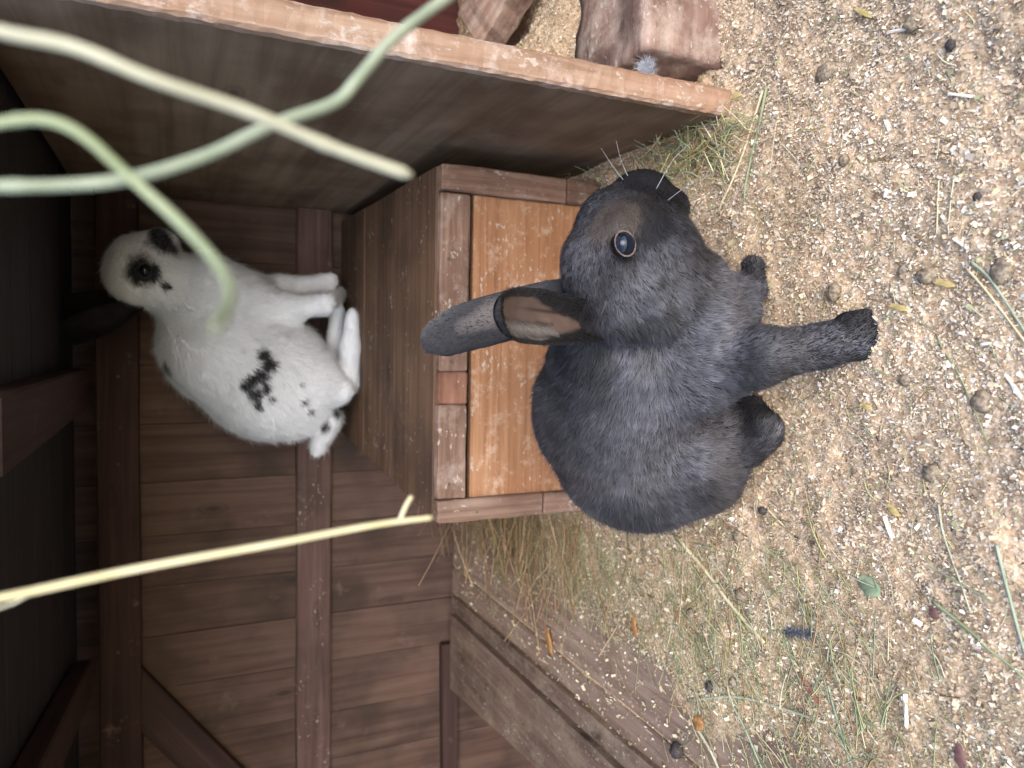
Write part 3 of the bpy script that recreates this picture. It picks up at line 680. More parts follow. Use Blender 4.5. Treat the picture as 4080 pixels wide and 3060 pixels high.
# ------------------------------------------------------------------ things behind the partition
def rock_block(name, c, size, rot, mat, label, cat, amp=0.012, seed=1):
    bm = bmesh.new(); bmesh.ops.create_cube(bm, size=1.0); bmesh.ops.subdivide_edges(bm, edges=bm.edges[:], cuts=11, use_grid_fill=True)
    bmesh.ops.scale(bm, vec=size, verts=bm.verts)
    co = np.array([v_.co[:] for v_ in bm.verts]); n1 = fnoise(co+seed*2.1, 16, 3)-0.5; n2 = fnoise(co+seed*5.1, 60, 3)-0.5
    for v_, a_, b_ in zip(bm.verts, n1, n2):
        d = v_.co.normalized(); v_.co += d*float(a_*amp*2.5+b_*amp*1.6)
        r_ = max(abs(v_.co.x)/size[0], abs(v_.co.y)/size[1], abs(v_.co.z)/size[2])
    me = bpy.data.meshes.new(name); bm.to_mesh(me); bm.free(); me.polygons.foreach_set('use_smooth', [True]*len(me.polygons)); me.materials.append(mat)
    o = link(name, me, loc=Vector([float(v_) for v_ in c])); o.rotation_euler = rot
    return tag(o, label, cat)
rock_block('wood_block', (0.385, 0.775, 0.050), (0.15, 0.15, 0.105), (0.0, 0.06, 0.12), M['block'], 'dusty pinkish wood block behind the foot of the partition edge', 'block', 0.010, 2)
o = plank('timber', P(1905, 140, 1.22), P(2080, -160, 1.12), (0, -0.2, 1), 0.05, 0.10, M['block'], None, bev=0.004, segs=10, jit=0.002)
tag(o, 'slanting broken timber in the dark behind the partition', 'timber')
def tuft(name, c, n_, ln, wid, axis, spread, cols, seed, label, cat, quill=None):
    g = np.random.default_rng(seed); S_ = []; Cc = []; Wd = []
    for i in range(n_):
        d = np.array(axis)+g.normal(0, spread, 3); d[2] = abs(d[2]) if quill is None else d[2]*0.3+0.05; d /= np.linalg.norm(d); L = g.uniform(*ln)
        st = g.normal(0, 0.0035, 3) if quill is None else np.array(quill)*g.uniform(-0.5, 0.5)
        b_ = np.cross(d, g.normal(0, 1, 3))*0.25; t = np.linspace(0, 1, 5)[:, None]
        S_.append(st+d*L*t+b_*L*t*t); Cc.append(np.array(cols[g.integers(len(cols))])*g.uniform(0.8, 1.2)); Wd.append(wid)
    o = link(name, strands(name, S_, Cc, Wd), loc=Vector([float(v_) for v_ in c])); return tag(o, label, cat)
tuft('fluff', P(2568, 275, 0.70)+np.array([0, 0, -0.004]), 900, (0.004, 0.012), 0.00035, (0.1, -0.3, 0.2), 1.6, [(0.52, 0.54, 0.60), (0.68, 0.70, 0.78), (0.38, 0.40, 0.46)], 3, 'tuft of pale blue grey fluff stuck behind the partition edge', 'fluff')

fa, fb = onfloor(3110, 2515, 0.004), onfloor(3240, 2528, 0.004)
tuft('feather', FEATHER_AT, 420, (0.005, 0.012), 0.0006, (fb-fa)/np.linalg.norm(fb-fa), 0.45, [(0.08, 0.09, 0.11), (0.16, 0.17, 0.20), (0.30, 0.31, 0.35)], 5, 'small dark grey feather tuft on the sawdust', 'feather', quill=(fb-fa)*0.9)

# ------------------------------------------------------------------ rabbits
def round_cones(pts, prims, k):
    d_all = None
    for (a, ra, b, rb) in prims:
        ba = b-a; l2 = float(ba@ba)+1e-12
        pa = pts-a; h = np.clip((pa@ba)/l2, 0, 1)
        d = np.linalg.norm(pa-h[..., None]*ba, axis=-1)-(ra+(rb-ra)*h)
        if d_all is None: d_all = d
        else:
            kk = min(k, 0.75*min(ra, rb)); hh_ = np.clip(0.5+0.5*(d_all-d)/kk, 0, 1)
            d_all = d_all*(1-hh_)+d*hh_-kk*hh_*(1-hh_)
    return d_all
def surface_nets(prims, k, vox):
    P_ = np.array([p for a in prims for p in (a[0], a[2])]); rmx = max(max(a[1], a[3]) for a in prims)
    lo = np.min([np.minimum(a[0]-a[1], a[2]-a[3]) for a in prims], 0)-3*vox-k*0.3; hi = np.max([np.maximum(a[0]+a[1], a[2]+a[3]) for a in prims], 0)+3*vox+k*0.3
    n3 = np.ceil((hi-lo)/vox).astype(int)+1
    ax = [lo[i]+np.arange(n3[i])*vox for i in range(3)]
    G = np.stack(np.meshgrid(*ax, indexing='ij'), -1).astype(np.float32)
    prims32 = [(a.astype(np.float32), ra, b.astype(np.float32), rb) for a, ra, b, rb in prims]
    S = np.stack([round_cones(G[i], prims32, k) for i in range(n3[0])], 0)
    ins = S < 0
    corners = [(i, j, l) for i in (0, 1) for j in (0, 1) for l in (0, 1)]
    sl = lambda A, c: A[c[0]:A.shape[0]-1+c[0], c[1]:A.shape[1]-1+c[1], c[2]:A.shape[2]-1+c[2]]
    cnt = sum(sl(ins, c).astype(np.int8) for c in corners); act = (cnt > 0) & (cnt < 8)
    idx = -np.ones(act.shape, np.int64); ids = np.argwhere(act); idx[act] = np.arange(len(ids))
    acc = np.zeros((len(ids), 3)); num = np.zeros(len(ids))
    vals = {c: sl(S, c)[act] for c in corners}
    for c in corners:
        for ax_ in range(3):
            if c[ax_] == 0:
                c2 = tuple(1 if t == ax_ else c[t] for t in range(3)); s0, s1 = vals[c], vals[c2]
                m_ = (s0 < 0) != (s1 < 0); t = np.where(m_, s0/(s0-s1+1e-12), 0)
                off_ = np.array(c, float)[None].repeat(len(ids), 0); off_[:, ax_] = t
                acc += off_*m_[:, None]; num += m_
    V = lo+(ids+acc/num[:, None])*vox
    Q = []
    for ax_ in range(3):
        o1, o2 = (ax_+1) % 3, (ax_+2) % 3
        s0 = [slice(None)]*3; s1 = [slice(None)]*3; s0[ax_] = slice(0, -1); s1[ax_] = slice(1, None)
        A = ins[tuple(s0)]; B = ins[tuple(s1)]; E_ = np.argwhere(A != B)
        E_ = E_[(E_[:, o1] > 0) & (E_[:, o2] > 0) & (E_[:, o1] < idx.shape[o1]) & (E_[:, o2] < idx.shape[o2])]
        flip = A[tuple(E_.T)]
        def cell(d1, d2):
            e = E_.copy(); e[:, o1] -= d1; e[:, o2] -= d2; return idx[tuple(e.T)]
        qd = np.stack([cell(1, 1), cell(0, 1), cell(0, 0), cell(1, 0)], 1)
        qd = np.where(flip[:, None], qd, qd[:, ::-1]); Q.append(qd)
    Q = np.concatenate(Q); Q = Q[(Q >= 0).all(1)]
    return V, Q
def vnormals(V, Q):
    n_ = np.cross(V[Q[:, 2]]-V[Q[:, 0]], V[Q[:, 3]]-V[Q[:, 1]]); out = np.zeros_like(V)
    for c in range(4): np.add.at(out, Q[:, c], n_)
    return out/(np.linalg.norm(out, axis=1)[:, None]+1e-12)
def ear_sheet(axis_pts, widths, face, depth, thick, ns=26, nt=15):
    """curled blade: centre line axis_pts, half widths, opening towards `face`"""
    ax_ = spline(axis_pts, ns); ns = len(ax_); s = np.linspace(0, 1, ns)
    wv_ = np.interp(s, np.linspace(0, 1, len(widths)), widths)
    t = np.gradient(ax_, axis=0); t /= np.linalg.norm(t, axis=1)[:, None]
    fc = np.asarray(face, float)[None]-t*(t@np.asarray(face, float))[:, None]; fc /= np.linalg.norm(fc, axis=1)[:, None]
    sd_ = np.cross(t, fc)
    dep = np.interp(s, np.linspace(0, 1, len(depth)), depth)
    V = []; UU = []
    for side in (1, -1):
        for i in range(ns):
            for u in np.linspace(-1, 1, nt):
                th = thick*(1-abs(u)**6*0.8)*(0.5 if side > 0 else -0.5)
                UU.append((u, s[i])); V.append(ax_[i]+sd_[i]*u*wv_[i]*(1-0.12*dep[i]*abs(u))-fc[i]*(dep[i]*wv_[i]*(1-u*u))+fc[i]*th)
    V = np.array(V); I_ = np.arange(ns*nt).reshape(ns, nt); n0 = ns*nt
    q1 = np.stack([I_[:-1, :-1], I_[:-1, 1:], I_[1:, 1:], I_[1:, :-1]], -1).reshape(-1, 4)
    q2 = q1[:, ::-1]+n0
    bd = list(I_[0, :])+list(I_[1:, -1])+list(I_[-1, :-1][::-1])+list(I_[1:-1, 0][::-1])
    q3 = np.array([(bd[i], bd[i-1], bd[i-1]+n0, bd[i]+n0) for i in range(len(bd))])
    # outward test so that both skins face out
    Q = np.concatenate([q1, q2, q3]); inner = np.concatenate([np.ones(n0, bool), np.zeros(n0, bool)])
    c = V[Q].mean(1); n_ = np.cross(V[Q[:, 2]]-V[Q[:, 0]], V[Q[:, 3]]-V[Q[:, 1]])
    if (n_[0:len(q1)]@np.asarray(face, float)).mean() < 0: Q = Q[:, ::-1]
    return V, Q, inner, np.array(UU)

def fur_mesh(name, V, Q, n_hair, length_f, comb_f, col_f, wid, mat, seed, lay=0.75, skip=None, sink=0.001):
    g = np.random.default_rng(seed)
    VN = vnormals(V, Q)
    T = np.concatenate([Q[:, [0, 1, 2]], Q[:, [0, 2, 3]]])
    ar = np.linalg.norm(np.cross(V[T[:, 1]]-V[T[:, 0]], V[T[:, 2]]-V[T[:, 0]]), axis=1)
    if skip is not None: ar = ar*(~skip[T].any(1))
    ti = g.choice(len(T), n_hair, p=ar/ar.sum()); r1 = np.sqrt(g.random(n_hair)); r2_ = g.random(n_hair)
    wgt = np.stack([1-r1, r1*(1-r2_), r1*r2_], 1)
    p = (V[T[ti]]*wgt[..., None]).sum(1); nn = (VN[T[ti]]*wgt[..., None]).sum(1); nn /= np.linalg.norm(nn, axis=1)[:, None]
    L = length_f(p)*g.uniform(0.65, 1.25, n_hair); cb = comb_f(p)
    cb = cb-nn*(cb*nn).sum(1)[:, None]; cb /= np.linalg.norm(cb, axis=1)[:, None]+1e-9
    # clumping: low frequency swirls plus per hair jitter
    sw = np.stack([fnoise(p+3, 70, 2), fnoise(p+11, 70, 2), fnoise(p+17, 70, 2)], 1)-0.5
    sw2 = np.stack([fnoise(p+23, 210, 2), fnoise(p+31, 210, 2), fnoise(p+37, 210, 2)], 1)-0.5
    cb = cb+sw*0.9+sw2*1.3+g.normal(0, 0.16, (n_hair, 3)); cb -= nn*(cb*nn).sum(1)[:, None]; cb /= np.linalg.norm(cb, axis=1)[:, None]+1e-9
    side = np.cross(nn, cb)
    lift = (1-lay)*g.uniform(0.5, 1.5, n_hair)[:, None]
    d0 = cb*lay+nn*lift*1.7; d0 /= np.linalg.norm(d0, axis=1)[:, None]
    d1 = cb*lay+nn*lift*0.6; d1 /= np.linalg.norm(d1, axis=1)[:, None]
    w_ = (wid*g.uniform(0.6, 1.3, n_hair))[:, None]
    b0 = p-nn*sink; m1 = b0+d0*(L*0.5)[:, None]; t1 = m1+d1*(L*0.5)[:, None]
    co = np.stack([b0-side*w_*0.5, b0+side*w_*0.5, m1+side*w_*0.45, m1-side*w_*0.45, t1], 1).reshape(-1, 3)
    base = np.arange(n_hair)*5
    loops = np.stack([base, base+1, base+2, base+3, base+3, base+2, base+4], 1).ravel()
    st = np.stack([np.arange(n_hair)*7, np.arange(n_hair)*7+4], 1).ravel(); tot = np.tile([4, 3], n_hair)
    c = col_f(p, g); root, tip = c
    col = np.stack([root, root, (root+tip)/2, (root+tip)/2, tip], 1).reshape(-1, 3)
    return mesh_np(name, co, loops, st, tot, smooth=True, col=col, mat=mat)

def S1(px, py, rpx, y):
    p = P(px, py, y); return (p, R(rpx, p), p, R(rpx, p))
def C2(a, b):
    pa = P(a[0], a[1], a[3]); pb_ = P(b[0], b[1], b[3]); return (pa, R(a[2], pa), pb_, R(b[2], pb_))

# ---------- grey rabbit
G = []; GD = []
def addg(pr, comb, ln): G.append(pr); GD.append((np.asarray(comb, float), ln))
fwdv = np.array([0.76, -0.65, 0.0])       # the way the chest faces
bk = -fwdv
addg(S1(2560, 1745, 360, 0.715), bk+[0, 0, -0.5], 0.013)
addg(S1(2430, 1640, 300, 0.705), bk+[0, 0, -0.2], 0.013)
addg(C2((2480, 1590, 310, 0.68), (2600, 1380, 285, 0.62)), bk+[0, 0, -0.3], 0.012)
addg(C2((2360, 1420, 165, 0.65), (2385, 1240, 160, 0.605)), bk+[0, 0, 0.0], 0.011)
addg(C2((2760, 1390, 235, 0.585), (2700, 1180, 210, 0.575)), [0.1, -0.1, -1], 0.012)
addg(S1(2850, 1250, 165, 0.585), [0.1, -0.1, -1], 0.012)
addg(C2((2740, 1820, 228, 0.650), (2600, 1880, 205, 0.675)), [-0.2, -0.1, -1], 0.012)      # haunch
addg(C2((2860, 1700, 110, 0.62), (2800, 1890, 150, 0.66)), [0.2, -0.2, -1], 0.010)
# head
addg(C2((2440, 1060, 205, 0.575), (2520, 960, 205, 0.57)), [-1, 0.0, 0.25], 0.0075)
addg(C2((2520, 1080, 185, 0.555), (2630, 1020, 170, 0.56)), [-0.8, 0, -0.5], 0.009)    # cheek
addg(C2((2510, 930, 170, 0.57), (2560, 815, 122, 0.578)), [-1, 0.0, 0.4], 0.005)      # bridge to nose
addg(C2((2600, 910, 140, 0.57), (2665, 830, 82, 0.575)), [-1, 0.0, -0.2], 0.005)      # lips and chin
addg(C2((2520, 770, 66, 0.582), (2585, 765, 68, 0.578)), [-1, 0, 0.3], 0.003)
addg(S1(2475, 888, 52, 0.542), [-1, 0, 0.3], 0.004)     # brow over the eye
addg(C2((2480, 1215, 150, 0.567), (2600, 1205, 150, 0.555)), [-0.5, 0, -0.8], 0.010)   # broad jaw
addg(S1(2665, 1120, 140, 0.552), [-0.5, 0, -0.8], 0.010)
# near front leg
addg(C2((2780, 1450, 190, 0.575), (3010, 1420, 112, 0.522)), [0.1, -0.1, -1], 0.010)
addg(C2((3010, 1425, 112, 0.522), (3280, 1378, 82, 0.494)), [0.1, -0.1, -1], 0.006)
addg(C2((3280, 1376, 80, 0.492), (3385, 1352, 88, 0.484)), [0.3, -0.2, -0.7], 0.005)
paw = F(3440, 1330, 0.018)
for dx_, dy_, rr_ in ((3436, 1258, 30), (3462, 1306, 31), (3464, 1358, 31), (3436, 1408, 29)):
    pa = P(3372, dy_*0.7+1345*0.3, 0.484); pb_ = F(dx_+8, dy_, 0.010); addg((pa, R(42, pa), pb_, R(rr_, pb_)), [0.5, -0.5, -0.3], 0.004)
# far front leg
addg(C2((2900, 1220, 110, 0.60), (2975, 1150, 62, 0.608)), [0.2, 0, -1], 0.008)
p1_, p2_ = F(3005, 1165, 0.022), F(3000, 1062, 0.018)
addg((p1_, R(46, p1_), p2_, R(42, p2_)), [0.8, 0.3, -0.3], 0.006)
# near hind foot
p1_, p2_, p3_ = F(2985, 1790, 0.030), F(3030, 1720, 0.026), F(2990, 1640, 0.024)
addg((p1_, R(66, p1_), p2_, R(76, p2_)), [0.7, -0.5, -0.2], 0.008)
addg((p2_, R(78, p2_), p3_, R(60, p3_)), [0.7, -0.5, -0.2], 0.006)
addg(C2((2830, 1760, 120, 0.63), (2960, 1760, 80, 0.60)), [0.3, -0.2, -1], 0.008)
for ty_, tx_ in ((1610, 2960), (1640, 3020), (1680, 3060)):
    p4_ = F(tx_, ty_, 0.014); addg((p3_, R(50, p3_), p4_, R(30, p4_)), [0.7, -0.5, -0.2], 0.005)
# far hind foot
p1_, p2_ = F(2900, 1560, 0.022), F(2880, 1480, 0.022)
addg((p1_, R(60, p1_), p2_, R(50, p2_)), [0.7, -0.5, -0.2], 0.006)
addg(C2((2430, 960, 165, 0.575), (2420, 900, 120, 0.578)), [-1, 0, 0.25], 0.006)    # forehead
addg(C2((2440, 860, 100, 0.578), (2560, 790, 88, 0.578)), [-1, 0, 0.3], 0.005)     # top of the nose
addg(S1(2610, 1000, 150, 0.545), [-0.8, 0, -0.6], 0.009)                            # near cheek
addg(C2((2250, 1560, 110, 0.70), (2330, 1440, 130, 0.66)), bk+[0, 0, 0], 0.012)
V, Q = surface_nets(G, 0.012, 0.0026)
# ears
EAR_SIDE = -1
def wl(vals, pt): return [R(v_, pt) for v_ in vals]
e1 = ear_sheet([P(2470, 1285, 0.585), P(2370, 1282, 0.565), P(2220, 1268, 0.545), P(2100, 1258, 0.530), P(2030, 1252, 0.518), P(1992, 1248, 0.500)],
               wl([50, 84, 104, 116, 120, 116, 104, 78, 22], P(2200, 1265, 0.54)), (0.05, -1, 0.30), [1.5, 1.3, 1.0, 0.85, 0.7, 0.6, 0.5, 0.4, 0.3], 0.0055, ns=34, nt=21)
e2 = ear_sheet([P(2470, 1190, 0.615), P(2250, 1200, 0.625), P(2010, 1262, 0.635), P(1850, 1308, 0.642), P(1745, 1358, 0.650), P(1698, 1392, 0.655)],
               wl([50, 84, 100, 106, 106, 104, 96, 84, 62, 18], P(2000, 1265, 0.64)), (0.25, 0.95, 0.1), [0.7, 0.5, 0.25, 0.18, 0.14, 0.12, 0.10, 0.1, 0.1, 0.05], 0.0045, ns=34, nt=21)
PC = np.array([(a+b_)/2 for a, _, b_, _ in G]); PR = np.array([(r_+s_)/2 for _, r_, _, s_ in G])
CB = np.array([c/np.linalg.norm(c) for c, _ in GD]); LN = np.array([l for _, l in GD])
def prim_w(p, prims, s):
    W_ = []
    for (a, ra, b_, rb) in prims:
        ba = b_-a; l2 = float(ba@ba)+1e-12; pa = p-a; h = np.clip((pa@ba)/l2, 0, 1)
        W_.append(np.linalg.norm(pa-h[:, None]*ba, axis=1)-(ra+(rb-ra)*h))
    W_ = np.array(W_).T; W_ = np.exp(-(W_-W_.min(1, keepdims=True))/s); return W_/W_.sum(1, keepdims=True)
def g_comb(p): return prim_w(p, G, 0.006)@CB
def g_len(p): return prim_w(p, G, 0.006)@LN
EYE_G = P(2497, 972, 0.512)
nose_c = P(2590, 740, 0.565)
def blob(p, c, r_, soft=0.25, ns=0.35, sc_=60):
    d = np.linalg.norm(p-c, axis=1)/r_ + ns*(fnoise(p+c, sc_, 3)-0.5)*2
    return np.clip((1-d)/soft+0.5, 0, 1)[:, None]
def g_color(p, g):
    n_ = len(p)
    base = np.array([0.020, 0.0195, 0.022]); lite = np.array([0.24, 0.24, 0.285]); brown = np.array([0.062, 0.048, 0.040])
    m1 = fnoise(p, 28, 3)[:, None]; m2 = g.random((n_, 1))
    t = np.clip((m1-0.40)*2.2, 0, 1)
    root = base*0.8+0*p; root = root*(1-t*0.3)+brown*t*0.3
    cl_ = np.clip((fnoise(p+7, 230, 2)[:, None]-0.36)*2.6, 0, 1); br_ = np.clip((fnoise(p+13, 20, 3)[:, None]-0.30)*2.2, 0, 1)
    m2 = np.clip(m2*0.55+cl_*0.6, 0, 1)*(0.35+0.75*br_); tip = base*(1-m2)+lite*m2
    wb = np.clip((fnoise(p+5, 16, 2)[:, None]-0.42)*3, 0, 1)*0.5
    wb = np.clip(wb+0.35*np.clip((-p[:, 0:1]-0.06)/0.08, 0, 1), 0, 0.8); tip = tip*(1-wb)+(brown*0.6+tip*np.array([0.5, 0.44, 0.38]))*wb
    # darker back and top, greyer chest and flank
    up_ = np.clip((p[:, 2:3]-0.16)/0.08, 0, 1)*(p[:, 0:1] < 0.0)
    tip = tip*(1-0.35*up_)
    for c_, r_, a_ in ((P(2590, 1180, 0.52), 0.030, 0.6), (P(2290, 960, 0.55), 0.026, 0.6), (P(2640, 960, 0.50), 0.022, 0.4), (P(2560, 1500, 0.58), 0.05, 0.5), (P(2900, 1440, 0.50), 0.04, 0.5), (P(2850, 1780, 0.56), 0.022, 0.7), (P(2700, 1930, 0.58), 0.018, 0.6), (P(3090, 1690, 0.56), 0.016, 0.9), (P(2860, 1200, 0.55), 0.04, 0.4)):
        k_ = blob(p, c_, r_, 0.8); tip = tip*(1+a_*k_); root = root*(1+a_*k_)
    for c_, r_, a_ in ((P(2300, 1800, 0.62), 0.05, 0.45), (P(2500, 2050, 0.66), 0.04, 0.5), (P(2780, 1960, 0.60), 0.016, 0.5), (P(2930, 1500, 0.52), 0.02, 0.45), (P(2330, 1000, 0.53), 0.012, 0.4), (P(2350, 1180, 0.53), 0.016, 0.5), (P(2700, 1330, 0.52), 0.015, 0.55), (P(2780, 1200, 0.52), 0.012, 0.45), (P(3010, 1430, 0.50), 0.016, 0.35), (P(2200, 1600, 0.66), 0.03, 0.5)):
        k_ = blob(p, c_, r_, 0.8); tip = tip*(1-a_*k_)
    # muzzle black, pale brown forehead patch, dark brow
    k_ = blob(p, nose_c, 0.031); tip = tip*(1-k_)+np.array([0.022, 0.021, 0.025])*k_; root = root*(1-k_)+np.array([0.012, 0.012, 0.014])*k_
    k_ = blob(p, P(2560, 860, 0.53), 0.026); tip = tip*(1-k_)+np.array([0.022, 0.021, 0.025])*k_
    k_ = blob(p, P(2440, 855, 0.535), 0.024)*0.8; tip = tip*(1-k_)+np.array([0.125, 0.10, 0.088])*k_*(0.6+0.8*g.random((n_, 1))); root = root*(1-k_)+np.array([0.06, 0.048, 0.04])*k_
    k_ = blob(p, P(2430, 920, 0.525), 0.015); tip = tip*(1-k_)+np.array([0.016, 0.014, 0.014])*k_
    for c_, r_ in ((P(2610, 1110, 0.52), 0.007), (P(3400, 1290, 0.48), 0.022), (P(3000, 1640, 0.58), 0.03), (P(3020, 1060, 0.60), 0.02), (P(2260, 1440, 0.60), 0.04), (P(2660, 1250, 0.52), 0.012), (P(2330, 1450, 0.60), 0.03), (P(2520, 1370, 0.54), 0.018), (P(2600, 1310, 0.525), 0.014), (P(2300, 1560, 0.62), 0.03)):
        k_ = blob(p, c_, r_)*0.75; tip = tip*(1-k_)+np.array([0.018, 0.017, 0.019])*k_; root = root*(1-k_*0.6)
    return root, tip
gr = empty('rabbit', (-0.05, 0.62, 0.0), 'dark blue grey rabbit standing on the sawdust in front of the nest box', 'rabbit', 'rabbits in the hutch')
Vs = [V, e1[0], e2[0]]; Qs = [Q, e1[1]+len(V), e2[1]+len(V)+len(e1[0])]
r0, t0 = g_color(V, np.random.default_rng(1)); cols = [r0*0.9]
for e in (e1, e2):
    inn = e[2][:, None]; nz = fnoise(e[0], 80, 3)[:, None]; u = e[3][:, 0:1]; sv = e[3][:, 1:2]
    cin = np.array([0.125, 0.085, 0.070])*(0.55+0.9*nz)
    band = np.exp(-((u*EAR_SIDE-0.66)/0.11)**2)*np.clip((sv-0.15)*5, 0, 1)*(0.5+nz); cin = cin*(1-0.8*band)+np.array([0.40, 0.36, 0.34])*0.8*band
    rim = np.clip((np.abs(u)-0.70)/0.25, 0, 1); rim = np.maximum(rim, np.clip((sv-0.84)/0.13, 0, 1)); lim = np.clip((sv-0.10)*2.1, 0, 1); rim = np.maximum(rim, np.clip((np.abs(u+0.1)-lim+0.12)/0.22, 0, 1)); rim = np.maximum(rim, 0.8*np.exp(-((u*EAR_SIDE+0.30)/0.05)**2)*np.clip((0.62-sv)/0.2, 0, 1))
    cin = cin*(1-rim)+np.array([0.018, 0.017, 0.018])*rim
    cols.append(np.where(inn, cin, np.array([0.03, 0.03, 0.034])*(0.6+0.8*nz)))
Va = np.concatenate(Vs); Qa = np.concatenate(Qs)
child('body', quads_np('body', Va, Qa, smooth=True, col=np.concatenate(cols), mat=M['skin']), None, gr)
# bare ring round the eye
dE = np.linalg.norm(V-EYE_G, axis=1); skipg = dE < 0.0078
child('fur', fur_mesh('fur', V, Q, 230000, g_len, g_comb, g_color, 0.00060, M['fur'], 5, lay=0.77, skip=skipg), None, gr)
def ear_fur(nm, e, n_, base, lite, seed, mat, ln=0.0032, stripe=False):
    Ve, Qe, inn = e[:3]; axd = Ve[-1]-Ve[0]; tipd = (Ve[len(Ve)//2-8]-Ve[7]); tipd = tipd/np.linalg.norm(tipd)
    def cf(p, g):
        m2 = g.random((len(p), 1)); n3_ = fnoise(p, 50, 2)[:, None]*(0.5+fnoise(p+4, 170, 2)[:, None])
        rt, tp = np.array(base)*0.8+0*p, np.array(base)*(1-m2*n3_*1.4)+np.array(lite)*m2*n3_*1.4
        if stripe:
            for i_ in range(7):
                k_ = blob(p, P(1990-28*i_, 1242+15*i_, 0.628), 0.0115-0.0006*i_, 0.9, 0.25)*0.75; tp = tp*(1-k_)+np.array([0.22, 0.19, 0.18])*k_; rt = rt*(1-k_)+np.array([0.10, 0.08, 0.075])*k_
        return rt, tp
    return fur_mesh(nm, Ve, Qe, n_, lambda p: np.full(len(p), ln), lambda p: np.repeat(tipd[None], len(p), 0), cf, 0.0006, mat, seed, lay=0.90, skip=inn, sink=0.0002)
def rim_fur(nm, e, lo_, n_, base, lite, seed, ln):
    Ve, Qe, inn, uv = e; axd = Ve[21*22]-Ve[21*4]; axd = axd/np.linalg.norm(axd)
    def cf(p, g):
        m2 = g.random((len(p), 1)); return np.array(base)+0*p, np.array(base)*(1-m2)+np.array(lite)*m2
    sk = ~(inn & ((np.abs(uv[:, 0]) > lo_) | (uv[:, 1] > 0.92) | (np.abs(uv[:, 0]+0.1) > (uv[:, 1]-0.10)*2.1-0.05)))
    return fur_mesh(nm, Ve, Qe, n_, lambda p: np.full(len(p), ln), lambda p: np.repeat(axd[None], len(p), 0), cf, 0.0005, M['fur'], seed, lay=0.84, skip=sk, sink=0.0002)
child('guard_hair', fur_mesh('guard_hair', V, Q, 16000, lambda p: g_len(p)*1.25, g_comb, g_color, 0.00040, M['fur'], 55, lay=0.60, skip=skipg), None, gr)
child('fur', rim_fur('rim_fur', e1, 0.70, 7000, (0.022, 0.021, 0.023), (0.11, 0.10, 0.10), 31, 0.006), None, gr)
def inner_fur(e, n_, seed):
    Ve, Qe, inn, uv = e; axd = Ve[21*22]-Ve[21*4]; axd = axd/np.linalg.norm(axd); O = Ve[21*10+10]; sdv = Ve[21*12+18]-Ve[21*12+2]; wv2 = np.linalg.norm(sdv)/0.8; sdv = sdv/np.linalg.norm(sdv)
    def cf(p, g):
        u = ((p-O)@sdv)/(wv2/2)*EAR_SIDE; m2 = g.random((len(p), 1)); k_ = np.clip(1.15-np.abs(u-0.55)/0.30, 0, 1)[:, None]
        c = np.array([0.085, 0.065, 0.055])*(1-k_)+np.array([0.38, 0.34, 0.32])*k_; c = c*(0.5+0.8*m2); return c*0.7, c
    sk = ~(inn & (uv[:, 0]*EAR_SIDE > 0.10) & (uv[:, 0]*EAR_SIDE < 0.88) & (uv[:, 1] > 0.30) & (uv[:, 1] < 0.93))
    return fur_mesh('inner_fur', Ve, Qe, n_, lambda p: np.full(len(p), 0.006), lambda p: np.repeat((axd*0.6-sdv*EAR_SIDE*0.8)[None], len(p), 0), cf, 0.0004, M['fur'], seed, lay=0.88, skip=sk, sink=0.0002)
child('fur', inner_fur(e1, 3000, 41), None, gr)
child('fur', ear_fur('ear_fur', e1, 16000, (0.028, 0.028, 0.033), (0.11, 0.105, 0.115), 6, M['fur'], 0.0045), None, gr)
child('fur', ear_fur('ear_fur', e2, 16000, (0.028, 0.028, 0.033), (0.085, 0.08, 0.09), 7, M['fur'], 0.0045, stripe=True), None, gr)
# short pale fuzz along the lower rim inside the near ear
def rim_fuzz(e, rows, n_, col, seed, parent, ln=0.005):
    Ve, Qe, inn = e[:3]; nt = 21; ns = len(Ve)//2//nt; g = np.random.default_rng(seed); S_ = []
    I_ = np.arange(ns*nt).reshape(ns, nt); keep = np.zeros(len(Ve), bool)
    for r_ in rows: keep[I_[3:ns-3, r_]] = True
    sk = ~keep
    return sk
sk1 = rim_fuzz(e1, (1, 2, 3, 4), 0, None, 0, None)
def fuzz_col(p, g): m2 = g.random((len(p), 1)); c = np.array([0.30, 0.26, 0.24])*(0.5+0.7*m2); return c*0.7, c
def fuzz_comb(p): return np.repeat(((e1[0][21*20]-e1[0][0])/np.linalg.norm(e1[0][21*20]-e1[0][0]))[None], len(p), 0)

